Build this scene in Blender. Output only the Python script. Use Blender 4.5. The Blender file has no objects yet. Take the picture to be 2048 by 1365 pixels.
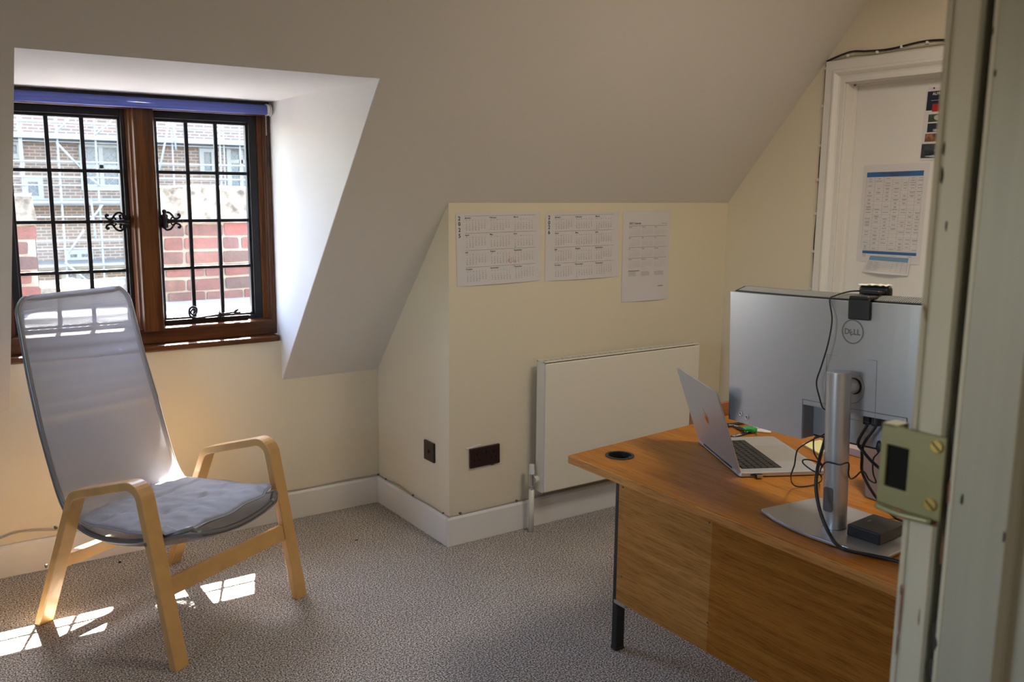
import bpy, bmesh, math, random, calendar
from mathutils import Vector, Matrix, noise
random.seed(7)
PI = math.pi
SC = bpy.context.scene
COL = SC.collection

# ------------------------------------------------------------------ camera
W_, H_ = 2048.0, 1365.0
YAW, PITCH, ROLL, FPX = 0.60080469, 0.16630716, 0.00940581, 1796.24234
CAMZ = 1.49
cy_, sy_ = math.cos(YAW), math.sin(YAW); cp_, sp_ = math.cos(PITCH), math.sin(PITCH)
_f = Vector((sy_*cp_, cy_*cp_, -sp_)); _r = Vector((cy_, -sy_, 0)); _u = _r.cross(_f)
_c, _s = math.cos(ROLL), math.sin(ROLL)
R0 = _c*_r + _s*_u; U0 = -_s*_r + _c*_u; F0 = _f
cam_d = bpy.data.cameras.new('camera'); cam = bpy.data.objects.new('camera', cam_d); COL.objects.link(cam)
mw = Matrix.Identity(4)
for i in range(3):
    mw[i][0] = R0[i]; mw[i][1] = U0[i]; mw[i][2] = -F0[i]
mw[0][3], mw[1][3], mw[2][3] = 0, 0, CAMZ
cam.matrix_world = mw
cam_d.sensor_width = 36; cam_d.lens = FPX*36/W_; cam_d.clip_start = 0.05; cam_d.clip_end = 200
cam_d.dof.use_dof = True; cam_d.dof.focus_distance = 2.75; cam_d.dof.aperture_fstop = 7.1
SC.camera = cam
CAMP = Vector((0, 0, CAMZ))

def at(px, py, ax, val):
    """world point seen at a photo pixel on the plane axis=val (used to survey the room)"""
    d = R0*(px-W_/2) + U0*(H_/2-py) + F0*FPX
    t = (val-CAMP[ax])/d[ax]
    return CAMP + d*t

# ------------------------------------------------------------------ light and view
SC.view_settings.view_transform = 'Standard'; SC.view_settings.look = 'None'
SC.view_settings.gamma = 1.0; SC.view_settings.use_curve_mapping = False
SC.view_settings.exposure = 0.2
wd = bpy.data.worlds.new('sky'); SC.world = wd; wd.use_nodes = True
wn = wd.node_tree.nodes; wl = wd.node_tree.links; wn.clear()
wo = wn.new('ShaderNodeOutputWorld'); wb = wn.new('ShaderNodeBackground'); st = wn.new('ShaderNodeTexSky')
st.sky_type = 'NISHITA'; st.sun_disc = False; st.sun_elevation = math.radians(58); st.sun_rotation = math.radians(20)
wb.inputs[1].default_value = 3.8
wl.new(st.outputs[0], wb.inputs[0]); wl.new(wb.outputs[0], wo.inputs[0])

sl = bpy.data.lights.new('sun', 'SUN'); so = bpy.data.objects.new('sun', sl); COL.objects.link(so)
sl.energy = 140.0; sl.angle = math.radians(0.55); sl.color = (1.0, 0.96, 0.90)
so.rotation_euler = Vector((-0.21, -0.57, -1.0)).to_track_quat('-Z', 'Y').to_euler()
so.location = (2, 6, 8)

pl = bpy.data.lights.new('window_portal', 'AREA'); po = bpy.data.objects.new('window_portal', pl); COL.objects.link(po)
pl.shape = 'RECTANGLE'; pl.size = 1.06; pl.size_y = 0.98; pl.cycles.is_portal = True
po.location = (0.835, 3.99, 1.33); po.rotation_euler = Vector((0, -1, 0)).to_track_quat('-Z', 'Z').to_euler()

pl2 = bpy.data.lights.new('fill_window_portal', 'AREA'); po2 = bpy.data.objects.new('fill_window_portal', pl2); COL.objects.link(po2)
pl2.shape = 'RECTANGLE'; pl2.size = .8; pl2.size_y = .65; pl2.cycles.is_portal = True
po2.location = (-1.40, 1.50, 1.425); po2.rotation_euler = Vector((1, 0, 0)).to_track_quat('-Z', 'Z').to_euler()

# added fill lamps: one under the ceiling, one behind camera for the door frame
def area(name, loc, size, sy, e, col, dirv=(0, 0, -1)):
    l = bpy.data.lights.new(name, 'AREA'); o = bpy.data.objects.new(name, l); COL.objects.link(o)
    l.shape = 'RECTANGLE'; l.size = size; l.size_y = sy; l.energy = e; l.color = col
    o.location = loc; o.rotation_euler = Vector(dirv).to_track_quat('-Z', 'Y').to_euler()
    return o
area('ceiling_fill_light', (2.35, 1.25, 2.40), 0.5, 0.5, 16.0, (1.0, 0.91, 0.79))
area('jamb_fill_light', (-0.2, -0.9, 2.3), 0.4, 0.4, 8.0, (1.0, 0.95, 0.84))

# ------------------------------------------------------------------ helpers
def setp(o, label=None, cat=None, group=None, kind=None):
    if label: o['label'] = label
    if cat: o['category'] = cat
    if group: o['group'] = group
    if kind: o['kind'] = kind
    return o
def link(name, bm, mat, parent=None, smooth=False, bevel=0, seg=2, mods=None):
    me = bpy.data.meshes.new(name)
    bmesh.ops.recalc_face_normals(bm, faces=bm.faces)
    bm.to_mesh(me); bm.free()
    o = bpy.data.objects.new(name, me); COL.objects.link(o)
    for m in (mat if isinstance(mat, (list, tuple)) else [mat]): me.materials.append(m)
    if smooth:
        for p in me.polygons: p.use_smooth = True
    if bevel:
        b = o.modifiers.new('bevel', 'BEVEL'); b.width = bevel; b.segments = seg; b.limit_method = 'ANGLE'; b.angle_limit = math.radians(40)
    if parent is not None:
        o.parent = parent
        o.matrix_parent_inverse = parent_world(parent).inverted()
    return o
_pw = {}
def parent_world(p):
    m = Matrix.LocRotScale(p.location, p.rotation_euler, p.scale)
    if p.parent is not None:
        return parent_world(p.parent) @ p.matrix_parent_inverse @ m
    return m
def empty(name, loc, label, cat, group=None, kind=None):
    o = bpy.data.objects.new(name, None); COL.objects.link(o); o.location = loc
    o.empty_display_size = 0.05
    return setp(o, label, cat, group, kind)
def B(*dims, bm=None, m=None, mi=0):
    """box x0,x1,y0,y1,z0,z1"""
    bm = bm or bmesh.new(); x0, x1, y0, y1, z0, z1 = dims
    vs = [bm.verts.new(Vector(p) if m is None else m @ Vector(p)) for p in
          ((x0,y0,z0),(x1,y0,z0),(x1,y1,z0),(x0,y1,z0),(x0,y0,z1),(x1,y0,z1),(x1,y1,z1),(x0,y1,z1))]
    for f in ((0,3,2,1),(4,5,6,7),(0,1,5,4),(1,2,6,5),(2,3,7,6),(3,0,4,7)):
        bm.faces.new([vs[i] for i in f]).material_index = mi
    return bm
def prism(poly, a, b, fn, bm=None, mi=0):
    """poly = list of 2D points, extruded from a to b; fn(p,q,t)->Vector"""
    bm = bm or bmesh.new()
    A = [bm.verts.new(fn(p[0], p[1], a)) for p in poly]; Bv = [bm.verts.new(fn(p[0], p[1], b)) for p in poly]
    n = len(poly)
    for i in range(n):
        j = (i+1) % n; bm.faces.new((A[i], A[j], Bv[j], Bv[i])).material_index = mi
    bm.faces.new(A[::-1]).material_index = mi; bm.faces.new(Bv).material_index = mi
    return bm
def quad(pts, bm=None, mi=0):
    bm = bm or bmesh.new(); f = bm.faces.new([bm.verts.new(Vector(p)) for p in pts]); f.material_index = mi; return bm
def tube(pts, r, bm=None, n=8, closed=False, flat=None, mi=0, caps=True):
    """r: number or list; flat: (axis vector, factor) squash"""
    bm = bm or bmesh.new(); P = [Vector(p) for p in pts]; N = len(P)
    rr = r if isinstance(r, (list, tuple)) else [r]*N
    prev = None; rings = []
    for i in range(N):
        if closed: t = (P[(i+1) % N]-P[i-1])
        else: t = P[min(i+1, N-1)]-P[max(i-1, 0)]
        if t.length < 1e-9: t = Vector((0, 0, 1))
        t.normalize()
        if prev is None:
            a = Vector((0, 0, 1)) if abs(t.z) < 0.9 else Vector((1, 0, 0))
            nrm = (a - t*a.dot(t)).normalized()
        else:
            nrm = prev - t*prev.dot(t)
            if nrm.length < 1e-6: nrm = t.orthogonal()
            nrm.normalize()
        prev = nrm; bi = t.cross(nrm); ring = []
        for k in range(n):
            a = 2*PI*k/n; off = (nrm*math.cos(a)+bi*math.sin(a))*rr[i]
            if flat is not None: off = off - flat[0]*off.dot(flat[0])*(1-flat[1])
            ring.append(bm.verts.new(P[i]+off))
        rings.append(ring)
    M_ = N if closed else N-1
    for i in range(M_):
        a, b = rings[i], rings[(i+1) % N]
        for k in range(n):
            bm.faces.new((a[k], a[(k+1) % n], b[(k+1) % n], b[k])).material_index = mi
    if not closed and caps:
        bm.faces.new(rings[0][::-1]).material_index = mi; bm.faces.new(rings[-1]).material_index = mi
    return bm
def spline(pts, sub=8, closed=False):
    P = [Vector(p) for p in pts]; N = len(P); out = []
    for i in range(N if closed else N-1):
        if closed: p0, p1, p2, p3 = P[i-1], P[i], P[(i+1) % N], P[(i+2) % N]
        else: p0, p1, p2, p3 = P[max(i-1, 0)], P[i], P[i+1], P[min(i+2, N-1)]
        for k in range(sub):
            t = k/sub
            out.append(0.5*((2*p1)+(-p0+p2)*t+(2*p0-5*p1+4*p2-p3)*t*t+(-p0+3*p1-3*p2+p3)*t**3))
    if not closed: out.append(P[-1].copy())
    return out
def cyl(p0, p1, r, n=16, bm=None, r2=None, mi=0):
    return tube([p0, p1], [r, r if r2 is None else r2], bm=bm, n=n, mi=mi)
def disc_ring(c, axis, r0, r1, h, n=32, bm=None, mi=0):
    """annulus with thickness h along axis"""
    bm = bm or bmesh.new(); ax = Vector(axis).normalized(); a = ax.orthogonal().normalized(); b = ax.cross(a); c = Vector(c)
    L = []
    for (r, z) in ((r0, 0), (r1, 0), (r1, h), (r0, h)):
        L.append([bm.verts.new(c+ax*z+(a*math.cos(2*PI*k/n)+b*math.sin(2*PI*k/n))*r) for k in range(n)])
    for j in range(4):
        A, Bq = L[j], L[(j+1) % 4]
        for k in range(n): bm.faces.new((A[k], A[(k+1) % n], Bq[(k+1) % n], Bq[k])).material_index = mi
    return bm
def rounded(poly, rad, seg=6):
    """2D polygon corner rounding; rad per corner (0 = sharp)"""
    out = []; n = len(poly)
    for i in range(n):
        p = Vector(poly[i]); r = rad[i] if isinstance(rad, (list, tuple)) else rad
        if r <= 0: out.append(p); continue
        a = (Vector(poly[i-1])-p); b = (Vector(poly[(i+1) % n])-p); la, lb = a.length, b.length; a.normalize(); b.normalize()
        ang = math.acos(max(-1, min(1, a.dot(b)))); d = min(r/math.tan(ang/2), la*0.49, lb*0.49)
        p0, p2 = p+a*d, p+b*d
        for k in range(seg+1):
            t = k/seg
            # arc through quadratic-ish rational blend
            w = math.sin(ang/2); den = (1-t)**2+2*t*(1-t)*w+t*t
            out.append((p0*(1-t)**2+p*2*t*(1-t)*w+p2*t*t)/den)
    return out
def text_into(bm, s, M4, size, align='LEFT', bold=0.0, mi=0, res=2, fn=None, shear=0):
    cu = bpy.data.curves.new('t', 'FONT'); cu.body = s; cu.size = size; cu.align_x = align
    cu.resolution_u = res; cu.offset = bold; cu.shear = shear; cu.space_line = 0.85
    ob = bpy.data.objects.new('t', cu)
    me = bpy.data.meshes.new_from_object(ob)
    vs = [bm.verts.new((M4 @ v.co) if fn is None else fn(M4 @ v.co)) for v in me.vertices]
    for p in me.polygons:
        try:
            f = bm.faces.new([vs[i] for i in p.vertices]); f.material_index = mi
        except ValueError: pass
    bpy.data.objects.remove(ob); bpy.data.curves.remove(cu); bpy.data.meshes.remove(me)
    return bm
def T2(x, y, rot=0): return Matrix.Translation((x, y, 0)) @ Matrix.Rotation(rot, 4, 'Z')

# ------------------------------------------------------------------ materials
def newmat(name):
    m = bpy.data.materials.new(name); m.use_nodes = True; nt = m.node_tree
    return m, nt, nt.nodes['Principled BSDF'], nt.nodes['Material Output']
def mat(name, col, rough=0.5, metal=0.0, spec=0.5, var=0.0, vscale=6.0, bump=0.0, bscale=200.0, stretch=None, coat=0.0, emis=None, trans=0.0):
    m, nt, p, out = newmat(name); N, L = nt.nodes, nt.links
    p.inputs['Base Color'].default_value = (*col, 1); p.inputs['Roughness'].default_value = rough
    p.inputs['Metallic'].default_value = metal; p.inputs['Specular IOR Level'].default_value = spec
    p.inputs['Coat Weight'].default_value = coat
    if trans: p.inputs['Transmission Weight'].default_value = trans
    if emis:
        p.inputs['Emission Color'].default_value = (*emis[0], 1); p.inputs['Emission Strength'].default_value = emis[1]
    tc = N.new('ShaderNodeTexCoord'); mp = N.new('ShaderNodeMapping'); L.new(tc.outputs['Object'], mp.inputs[0])
    if stretch: mp.inputs['Scale'].default_value = stretch
    if var:
        n = N.new('ShaderNodeTexNoise'); n.inputs['Scale'].default_value = vscale; n.inputs['Detail'].default_value = 5
        L.new(mp.outputs[0], n.inputs['Vector'])
        r = N.new('ShaderNodeValToRGB'); r.color_ramp.elements[0].position = 0.3; r.color_ramp.elements[1].position = 0.7
        r.color_ramp.elements[0].color = (*[c*(1-var) for c in col], 1); r.color_ramp.elements[1].color = (*[min(1, c*(1+var)) for c in col], 1)
        L.new(n.outputs['Fac'], r.inputs[0]); L.new(r.outputs[0], p.inputs['Base Color'])
    if bump:
        n = N.new('ShaderNodeTexNoise'); n.inputs['Scale'].default_value = bscale; n.inputs['Detail'].default_value = 3
        L.new(mp.outputs[0], n.inputs['Vector'])
        b = N.new('ShaderNodeBump'); b.inputs['Strength'].default_value = bump; b.inputs['Distance'].default_value = 0.002
        L.new(n.outputs['Fac'], b.inputs['Height']); L.new(b.outputs[0], p.inputs['Normal'])
    return m
def woodmat(name, c1, c2, axis='Y', rough=0.4, fine=55.0, coat=0.0, step=None, spec=0.5, along=1.6):
    """veneer: noise stretched along the grain plus fine pores; step=(axis, value, c1b, c2b) faded part of the board"""
    m, nt, p, out = newmat(name); N, L = nt.nodes, nt.links
    p.inputs['Roughness'].default_value = rough; p.inputs['Coat Weight'].default_value = coat
    p.inputs['Specular IOR Level'].default_value = spec; p.inputs['Coat Roughness'].default_value = 0.25
    tc = N.new('ShaderNodeTexCoord')
    def layer(scale, det, dist=0.0):
        mp = N.new('ShaderNodeMapping'); L.new(tc.outputs['Object'], mp.inputs[0])
        s = [scale]*3; s['XYZ'.index(axis)] = scale*0.03*along
        mp.inputs['Scale'].default_value = s
        n = N.new('ShaderNodeTexNoise'); n.inputs['Scale'].default_value = 1.0; n.inputs['Detail'].default_value = det
        n.inputs['Distortion'].default_value = dist
        L.new(mp.outputs[0], n.inputs['Vector']); return n
    a = layer(fine*0.5, 4, 0.6); b = layer(fine*4, 2)
    def ramp(ca, cb):
        r = N.new('ShaderNodeValToRGB'); r.color_ramp.elements[0].position = 0.35; r.color_ramp.elements[1].position = 0.68
        r.color_ramp.elements[0].color = (*ca, 1); r.color_ramp.elements[1].color = (*cb, 1)
        L.new(a.outputs['Fac'], r.inputs[0]); return r
    r = ramp(c1, c2); src = r.outputs[0]
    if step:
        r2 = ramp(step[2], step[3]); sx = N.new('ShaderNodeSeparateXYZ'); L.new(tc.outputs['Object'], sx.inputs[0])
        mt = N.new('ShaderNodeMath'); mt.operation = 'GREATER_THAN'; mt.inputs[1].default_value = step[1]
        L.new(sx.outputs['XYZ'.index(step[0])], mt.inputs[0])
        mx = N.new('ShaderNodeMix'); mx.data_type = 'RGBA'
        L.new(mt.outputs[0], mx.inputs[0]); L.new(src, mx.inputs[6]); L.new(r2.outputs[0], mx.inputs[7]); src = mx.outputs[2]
    rb = N.new('ShaderNodeValToRGB'); rb.color_ramp.elements[0].position = 0.36; rb.color_ramp.elements[1].position = 0.5
    rb.color_ramp.elements[0].color = (0.72, 0.68, 0.62, 1); rb.color_ramp.elements[1].color = (1, 1, 1, 1)
    L.new(b.outputs['Fac'], rb.inputs[0])
    mm = N.new('ShaderNodeMix'); mm.data_type = 'RGBA'; mm.blend_type = 'MULTIPLY'; mm.inputs[0].default_value = 1
    L.new(src, mm.inputs[6]); L.new(rb.outputs[0], mm.inputs[7]); L.new(mm.outputs[2], p.inputs['Base Color'])
    bp = N.new('ShaderNodeBump'); bp.inputs['Strength'].default_value = 0.12; bp.inputs['Distance'].default_value = 0.001
    L.new(b.outputs['Fac'], bp.inputs['Height']); L.new(bp.outputs[0], p.inputs['Normal'])
    return m

M_CREAM = mat('cream_wall_paint', (0.74, 0.655, 0.495), 0.75, var=0.025, vscale=1.2, bump=0.10, bscale=60, spec=0.25)
M_SLOPE = mat('white_ceiling_paint', (0.70, 0.66, 0.61), 0.6, var=0.02, vscale=1.0, bump=0.08, bscale=30, spec=0.3)
M_DORM = mat('dormer_white_paint', (0.80, 0.79, 0.775), 0.7, var=0.02, vscale=1.5, bump=0.06, bscale=40, spec=0.25)
M_GLOSSW = mat('white_gloss_woodwork', (0.78, 0.755, 0.71), 0.32, var=0.02, vscale=3, bump=0.05, bscale=90)
M_DOORW = mat('white_door_paint', (0.78, 0.74, 0.69), 0.4, var=0.015, vscale=2)
M_RAD = mat('radiator_enamel', (0.80, 0.745, 0.62), 0.35)
M_DARKSLOT = mat('dark_slot', (0.012, 0.011, 0.010), 0.8, spec=0.1)
M_BLACKIRON = mat('black_iron', (0.008, 0.007, 0.009), 0.42, 0.0, bump=0.25, bscale=120, spec=0.3)
M_BROWNPL = mat('brown_bakelite', (0.028, 0.012, 0.010), 0.35)
M_BLACKPL = mat('black_plastic', (0.012, 0.012, 0.014), 0.42)
M_RUBBER = mat('black_rubber_cable', (0.010, 0.010, 0.012), 0.45)
M_ALU = mat('silver_aluminium', (0.60, 0.60, 0.63), 0.38, 0.7, spec=0.5)
M_MONSH = mat('silver_plastic_shell', (0.52, 0.525, 0.56), 0.34, 0.7)
M_STAND = mat('brushed_silver_stand', (0.50, 0.50, 0.52), 0.34, 0.7, bump=0.03, bscale=300, stretch=(1, 1, 0.05))
M_LOGO = mat('grey_logo_print', (0.20, 0.195, 0.19), 0.35, 0.3)
M_APPLE = mat('mirror_logo', (0.50, 0.36, 0.22), 0.12, 1.0)
M_KEY = mat('black_key', (0.015, 0.015, 0.016), 0.5)
M_PAPER = mat('white_paper', (0.68, 0.645, 0.645), 0.75, spec=0.2)
M_INK = mat('printing_ink', (0.10, 0.095, 0.10), 0.8)
M_INKL = mat('light_printing_ink', (0.27, 0.255, 0.26), 0.8)
M_PEN = mat('black_marker', (0.02, 0.02, 0.03), 0.6)
M_RED = mat('red_pencil', (0.62, 0.36, 0.33), 0.8)
M_BLUEB = mat('blue_band', (0.035, 0.13, 0.33), 0.6)
M_BLUEL = mat('light_blue_band', (0.16, 0.33, 0.50), 0.6)
M_NAVY = mat('navy_card', (0.012, 0.018, 0.04), 0.5)
M_REDC = mat('red_card', (0.42, 0.015, 0.01), 0.5)
M_YELC = mat('yellow_card', (0.65, 0.36, 0.03), 0.5)
M_STICKY = mat('yellow_sticky_paper', (0.78, 0.72, 0.36), 0.7)
M_WHITEPL = mat('white_plastic', (0.75, 0.74, 0.70), 0.4)
M_GREEN = mat('green_plastic', (0.01, 0.32, 0.06), 0.25)
M_STEEL = mat('bright_steel', (0.62, 0.62, 0.62), 0.22, 1.0)
M_LANY = mat('black_lanyard_fabric', (0.012, 0.012, 0.014), 0.8)
M_LEATH = mat('taupe_case', (0.20, 0.135, 0.115), 0.55, var=0.06, vscale=9)
M_OAK = woodmat('honey_desk_veneer', (0.36, 0.122, 0.010), (0.47, 0.178, 0.018), 'Y', rough=0.38, coat=0.05, spec=0.25, fine=60)
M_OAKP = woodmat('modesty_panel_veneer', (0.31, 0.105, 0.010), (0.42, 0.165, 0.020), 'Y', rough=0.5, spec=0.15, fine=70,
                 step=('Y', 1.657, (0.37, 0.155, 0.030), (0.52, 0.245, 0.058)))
M_REDW = woodmat('reddish_board_veneer', (0.30, 0.10, 0.025), (0.38, 0.14, 0.035), 'X', rough=0.5)
M_BIRCH = mat('birch_ply', (0.66, 0.385, 0.135), 0.38, var=0.10, vscale=14, stretch=(1, 1, 1), coat=0.15)
M_BLIND = mat('blue_blind_fabric', (0.115, 0.15, 0.50), 0.7, bump=0.1, bscale=400)
M_BRASS = mat('brass_screw', (0.42, 0.30, 0.10), 0.35, 0.9)
M_KEEP = mat('painted_keep_metal', (0.235, 0.215, 0.105), 0.38, 0.25, var=0.05, vscale=30, bump=0.1, bscale=60)
M_LEGBLK = mat('black_powder_coat', (0.010, 0.012, 0.012), 0.5)
M_CABLEW = mat('grey_wall_cable', (0.42, 0.38, 0.31), 0.6)
M_CLIP = mat('dull_brass_clip', (0.12, 0.10, 0.07), 0.5, 0.4)
M_CUSH = mat('grey_cushion_cotton', (0.33, 0.335, 0.365), 0.85, var=0.05, vscale=8, bump=0.25, bscale=700, spec=0.2)
M_CUSHB = mat('brown_seat_webbing', (0.075, 0.05, 0.03), 0.8)
M_STONE = mat('weathered_coping_stone', (0.082, 0.074, 0.058), 0.9, var=0.8, vscale=22, bump=1.0, bscale=18)
M_FSTONE = mat('pale_facade_stone', (0.25, 0.235, 0.20), 0.85, var=0.08, vscale=2)
M_MORTAR = mat('lime_mortar', (0.10, 0.085, 0.066), 0.95, var=0.2, vscale=18, bump=0.8, bscale=60)
M_SCAF = mat('galvanised_tube', (0.22, 0.22, 0.222), 0.6, 0.0)
M_BOARD = mat('scaffold_board', (0.19, 0.175, 0.15), 0.8)
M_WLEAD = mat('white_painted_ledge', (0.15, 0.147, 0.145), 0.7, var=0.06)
M_DARKW = mat('dark_window_glass', (0.03, 0.037, 0.05), 0.25)
M_ROOF = mat('grey_roof', (0.22, 0.20, 0.19), 0.8)

def carpet_mat():
    m, nt, p, out = newmat('brown_carpet'); N, L = nt.nodes, nt.links
    tc = N.new('ShaderNodeTexCoord')
    n = N.new('ShaderNodeTexNoise'); n.inputs['Scale'].default_value = 185; n.inputs['Detail'].default_value = 4; n.inputs['Roughness'].default_value = 0.7
    L.new(tc.outputs['Object'], n.inputs['Vector'])
    v = N.new('ShaderNodeTexVoronoi'); v.inputs['Scale'].default_value = 160; L.new(tc.outputs['Object'], v.inputs['Vector'])
    r = N.new('ShaderNodeValToRGB'); e = r.color_ramp.elements
    e[0].position = 0.40; e[0].color = (0.075, 0.058, 0.046, 1); e[1].position = 0.60; e[1].color = (0.88, 0.84, 0.78, 1)
    k = e.new(0.50); k.color = (0.36, 0.32, 0.28, 1)
    L.new(n.outputs['Fac'], r.inputs[0])
    n2 = N.new('ShaderNodeTexNoise'); n2.inputs['Scale'].default_value = 5; L.new(tc.outputs['Object'], n2.inputs['Vector'])
    r2 = N.new('ShaderNodeValToRGB'); r2.color_ramp.elements[0].color = (0.86, 0.86, 0.86, 1); r2.color_ramp.elements[1].color = (1.08, 1.08, 1.08, 1)
    L.new(n2.outputs['Fac'], r2.inputs[0])
    mx = N.new('ShaderNodeMix'); mx.data_type = 'RGBA'; mx.blend_type = 'MULTIPLY'; mx.inputs[0].default_value = 1
    L.new(r.outputs[0], mx.inputs[6]); L.new(r2.outputs[0], mx.inputs[7]); L.new(mx.outputs[2], p.inputs['Base Color'])
    b = N.new('ShaderNodeBump'); b.inputs['Strength'].default_value = 0.5; b.inputs['Distance'].default_value = 0.004
    ad = N.new('ShaderNodeMath'); ad.operation = 'ADD'; L.new(n.outputs['Fac'], ad.inputs[0]); L.new(v.outputs['Distance'], ad.inputs[1])
    L.new(ad.outputs[0], b.inputs['Height']); L.new(b.outputs[0], p.inputs['Normal'])
    p.inputs['Roughness'].default_value = 1.0; p.inputs['Specular IOR Level'].default_value = 0.05
    return m
M_CARPET = carpet_mat()

def brickmat(name, c1, c2, mortar, bw, bh, mort):
    m, nt, p, out = newmat(name); N, L = nt.nodes, nt.links
    tc = N.new('ShaderNodeTexCoord'); sx = N.new('ShaderNodeSeparateXYZ'); cb = N.new('ShaderNodeCombineXYZ')
    L.new(tc.outputs['Object'], sx.inputs[0]); L.new(sx.outputs[0], cb.inputs[0]); L.new(sx.outputs[2], cb.inputs[1])
    b = N.new('ShaderNodeTexBrick'); b.inputs['Scale'].default_value = 1; b.inputs['Brick Width'].default_value = bw
    b.inputs['Row Height'].default_value = bh; b.inputs['Mortar Size'].default_value = mort
    b.inputs['Color1'].default_value = (*c1, 1); b.inputs['Color2'].default_value = (*c2, 1); b.inputs['Mortar'].default_value = (*mortar, 1)
    L.new(cb.outputs[0], b.inputs['Vector'])
    n = N.new('ShaderNodeTexNoise'); n.inputs['Scale'].default_value = 1.5; L.new(tc.outputs['Object'], n.inputs['Vector'])
    r = N.new('ShaderNodeValToRGB'); r.color_ramp.elements[0].color = (0.75, 0.75, 0.75, 1); r.color_ramp.elements[1].color = (1.2, 1.2, 1.2, 1)
    L.new(n.outputs['Fac'], r.inputs[0])
    mx = N.new('ShaderNodeMix'); mx.data_type = 'RGBA'; mx.blend_type = 'MULTIPLY'; mx.inputs[0].default_value = 1
    L.new(b.outputs['Color'], mx.inputs[6]); L.new(r.outputs[0], mx.inputs[7]); L.new(mx.outputs[2], p.inputs['Base Color'])
    p.inputs['Roughness'].default_value = 0.9
    return m
M_BRICKF = brickmat('facade_brick', (0.165, 0.088, 0.058), (0.120, 0.080, 0.058), (0.24, 0.205, 0.165), 0.23, 0.075, 0.011)

def attrmat(name, rough=0.9, bump=0.8, bscale=60):
    m, nt, p, out = newmat(name); N, L = nt.nodes, nt.links
    a = N.new('ShaderNodeAttribute'); a.attribute_name = 'tone'
    n = N.new('ShaderNodeTexNoise'); n.inputs['Scale'].default_value = 30; n.inputs['Detail'].default_value = 6
    tc = N.new('ShaderNodeTexCoord'); L.new(tc.outputs['Object'], n.inputs['Vector'])
    r = N.new('ShaderNodeValToRGB'); e = r.color_ramp.elements; e[0].color = (0.72, 0.72, 0.72, 1); e[1].color = (1.25, 1.22, 1.2, 1); e[0].position = .35; e[1].position = .7
    L.new(n.outputs['Fac'], r.inputs[0])
    mx = N.new('ShaderNodeMix'); mx.data_type = 'RGBA'; mx.blend_type = 'MULTIPLY'; mx.inputs[0].default_value = 1
    L.new(a.outputs['Color'], mx.inputs[6]); L.new(r.outputs[0], mx.inputs[7]); L.new(mx.outputs[2], p.inputs['Base Color'])
    n2 = N.new('ShaderNodeTexNoise'); n2.inputs['Scale'].default_value = bscale; L.new(tc.outputs['Object'], n2.inputs['Vector'])
    b = N.new('ShaderNodeBump'); b.inputs['Strength'].default_value = bump; b.inputs['Distance'].default_value = 0.004
    L.new(n2.outputs['Fac'], b.inputs['Height']); L.new(b.outputs[0], p.inputs['Normal']); p.inputs['Roughness'].default_value = rough
    return m
M_BRICKN = attrmat('old_red_brick')

def glassmat():
    m, nt, p, out = newmat('dusty_window_glass'); N, L = nt.nodes, nt.links
    N.remove(p)
    tr = N.new('ShaderNodeBsdfTransparent'); tr.inputs[0].default_value = (0.97, 0.98, 1, 1)
    gl = N.new('ShaderNodeBsdfGlossy'); gl.inputs['Roughness'].default_value = 0.03
    tl = N.new('ShaderNodeBsdfTranslucent'); tl.inputs[0].default_value = (0.92, 0.96, 1, 1)
    fr = N.new('ShaderNodeFresnel'); fr.inputs[0].default_value = 1.45
    tc = N.new('ShaderNodeTexCoord'); n = N.new('ShaderNodeTexNoise'); n.inputs['Scale'].default_value = 5; n.inputs['Detail'].default_value = 8
    L.new(tc.outputs['Object'], n.inputs['Vector'])
    mr = N.new('ShaderNodeMapRange'); mr.inputs[1].default_value = 0.3; mr.inputs[2].default_value = 0.75; mr.inputs[3].default_value = 0.002; mr.inputs[4].default_value = 0.009
    L.new(n.outputs['Fac'], mr.inputs[0])
    m1 = N.new('ShaderNodeMixShader'); L.new(mr.outputs[0], m1.inputs[0]); L.new(tr.outputs[0], m1.inputs[1]); L.new(tl.outputs[0], m1.inputs[2])
    m2 = N.new('ShaderNodeMixShader'); L.new(fr.outputs[0], m2.inputs[0]); L.new(m1.outputs[0], m2.inputs[1]); L.new(gl.outputs[0], m2.inputs[2])
    L.new(m2.outputs[0], out.inputs[0]); return m
M_GLASS = glassmat()

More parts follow.
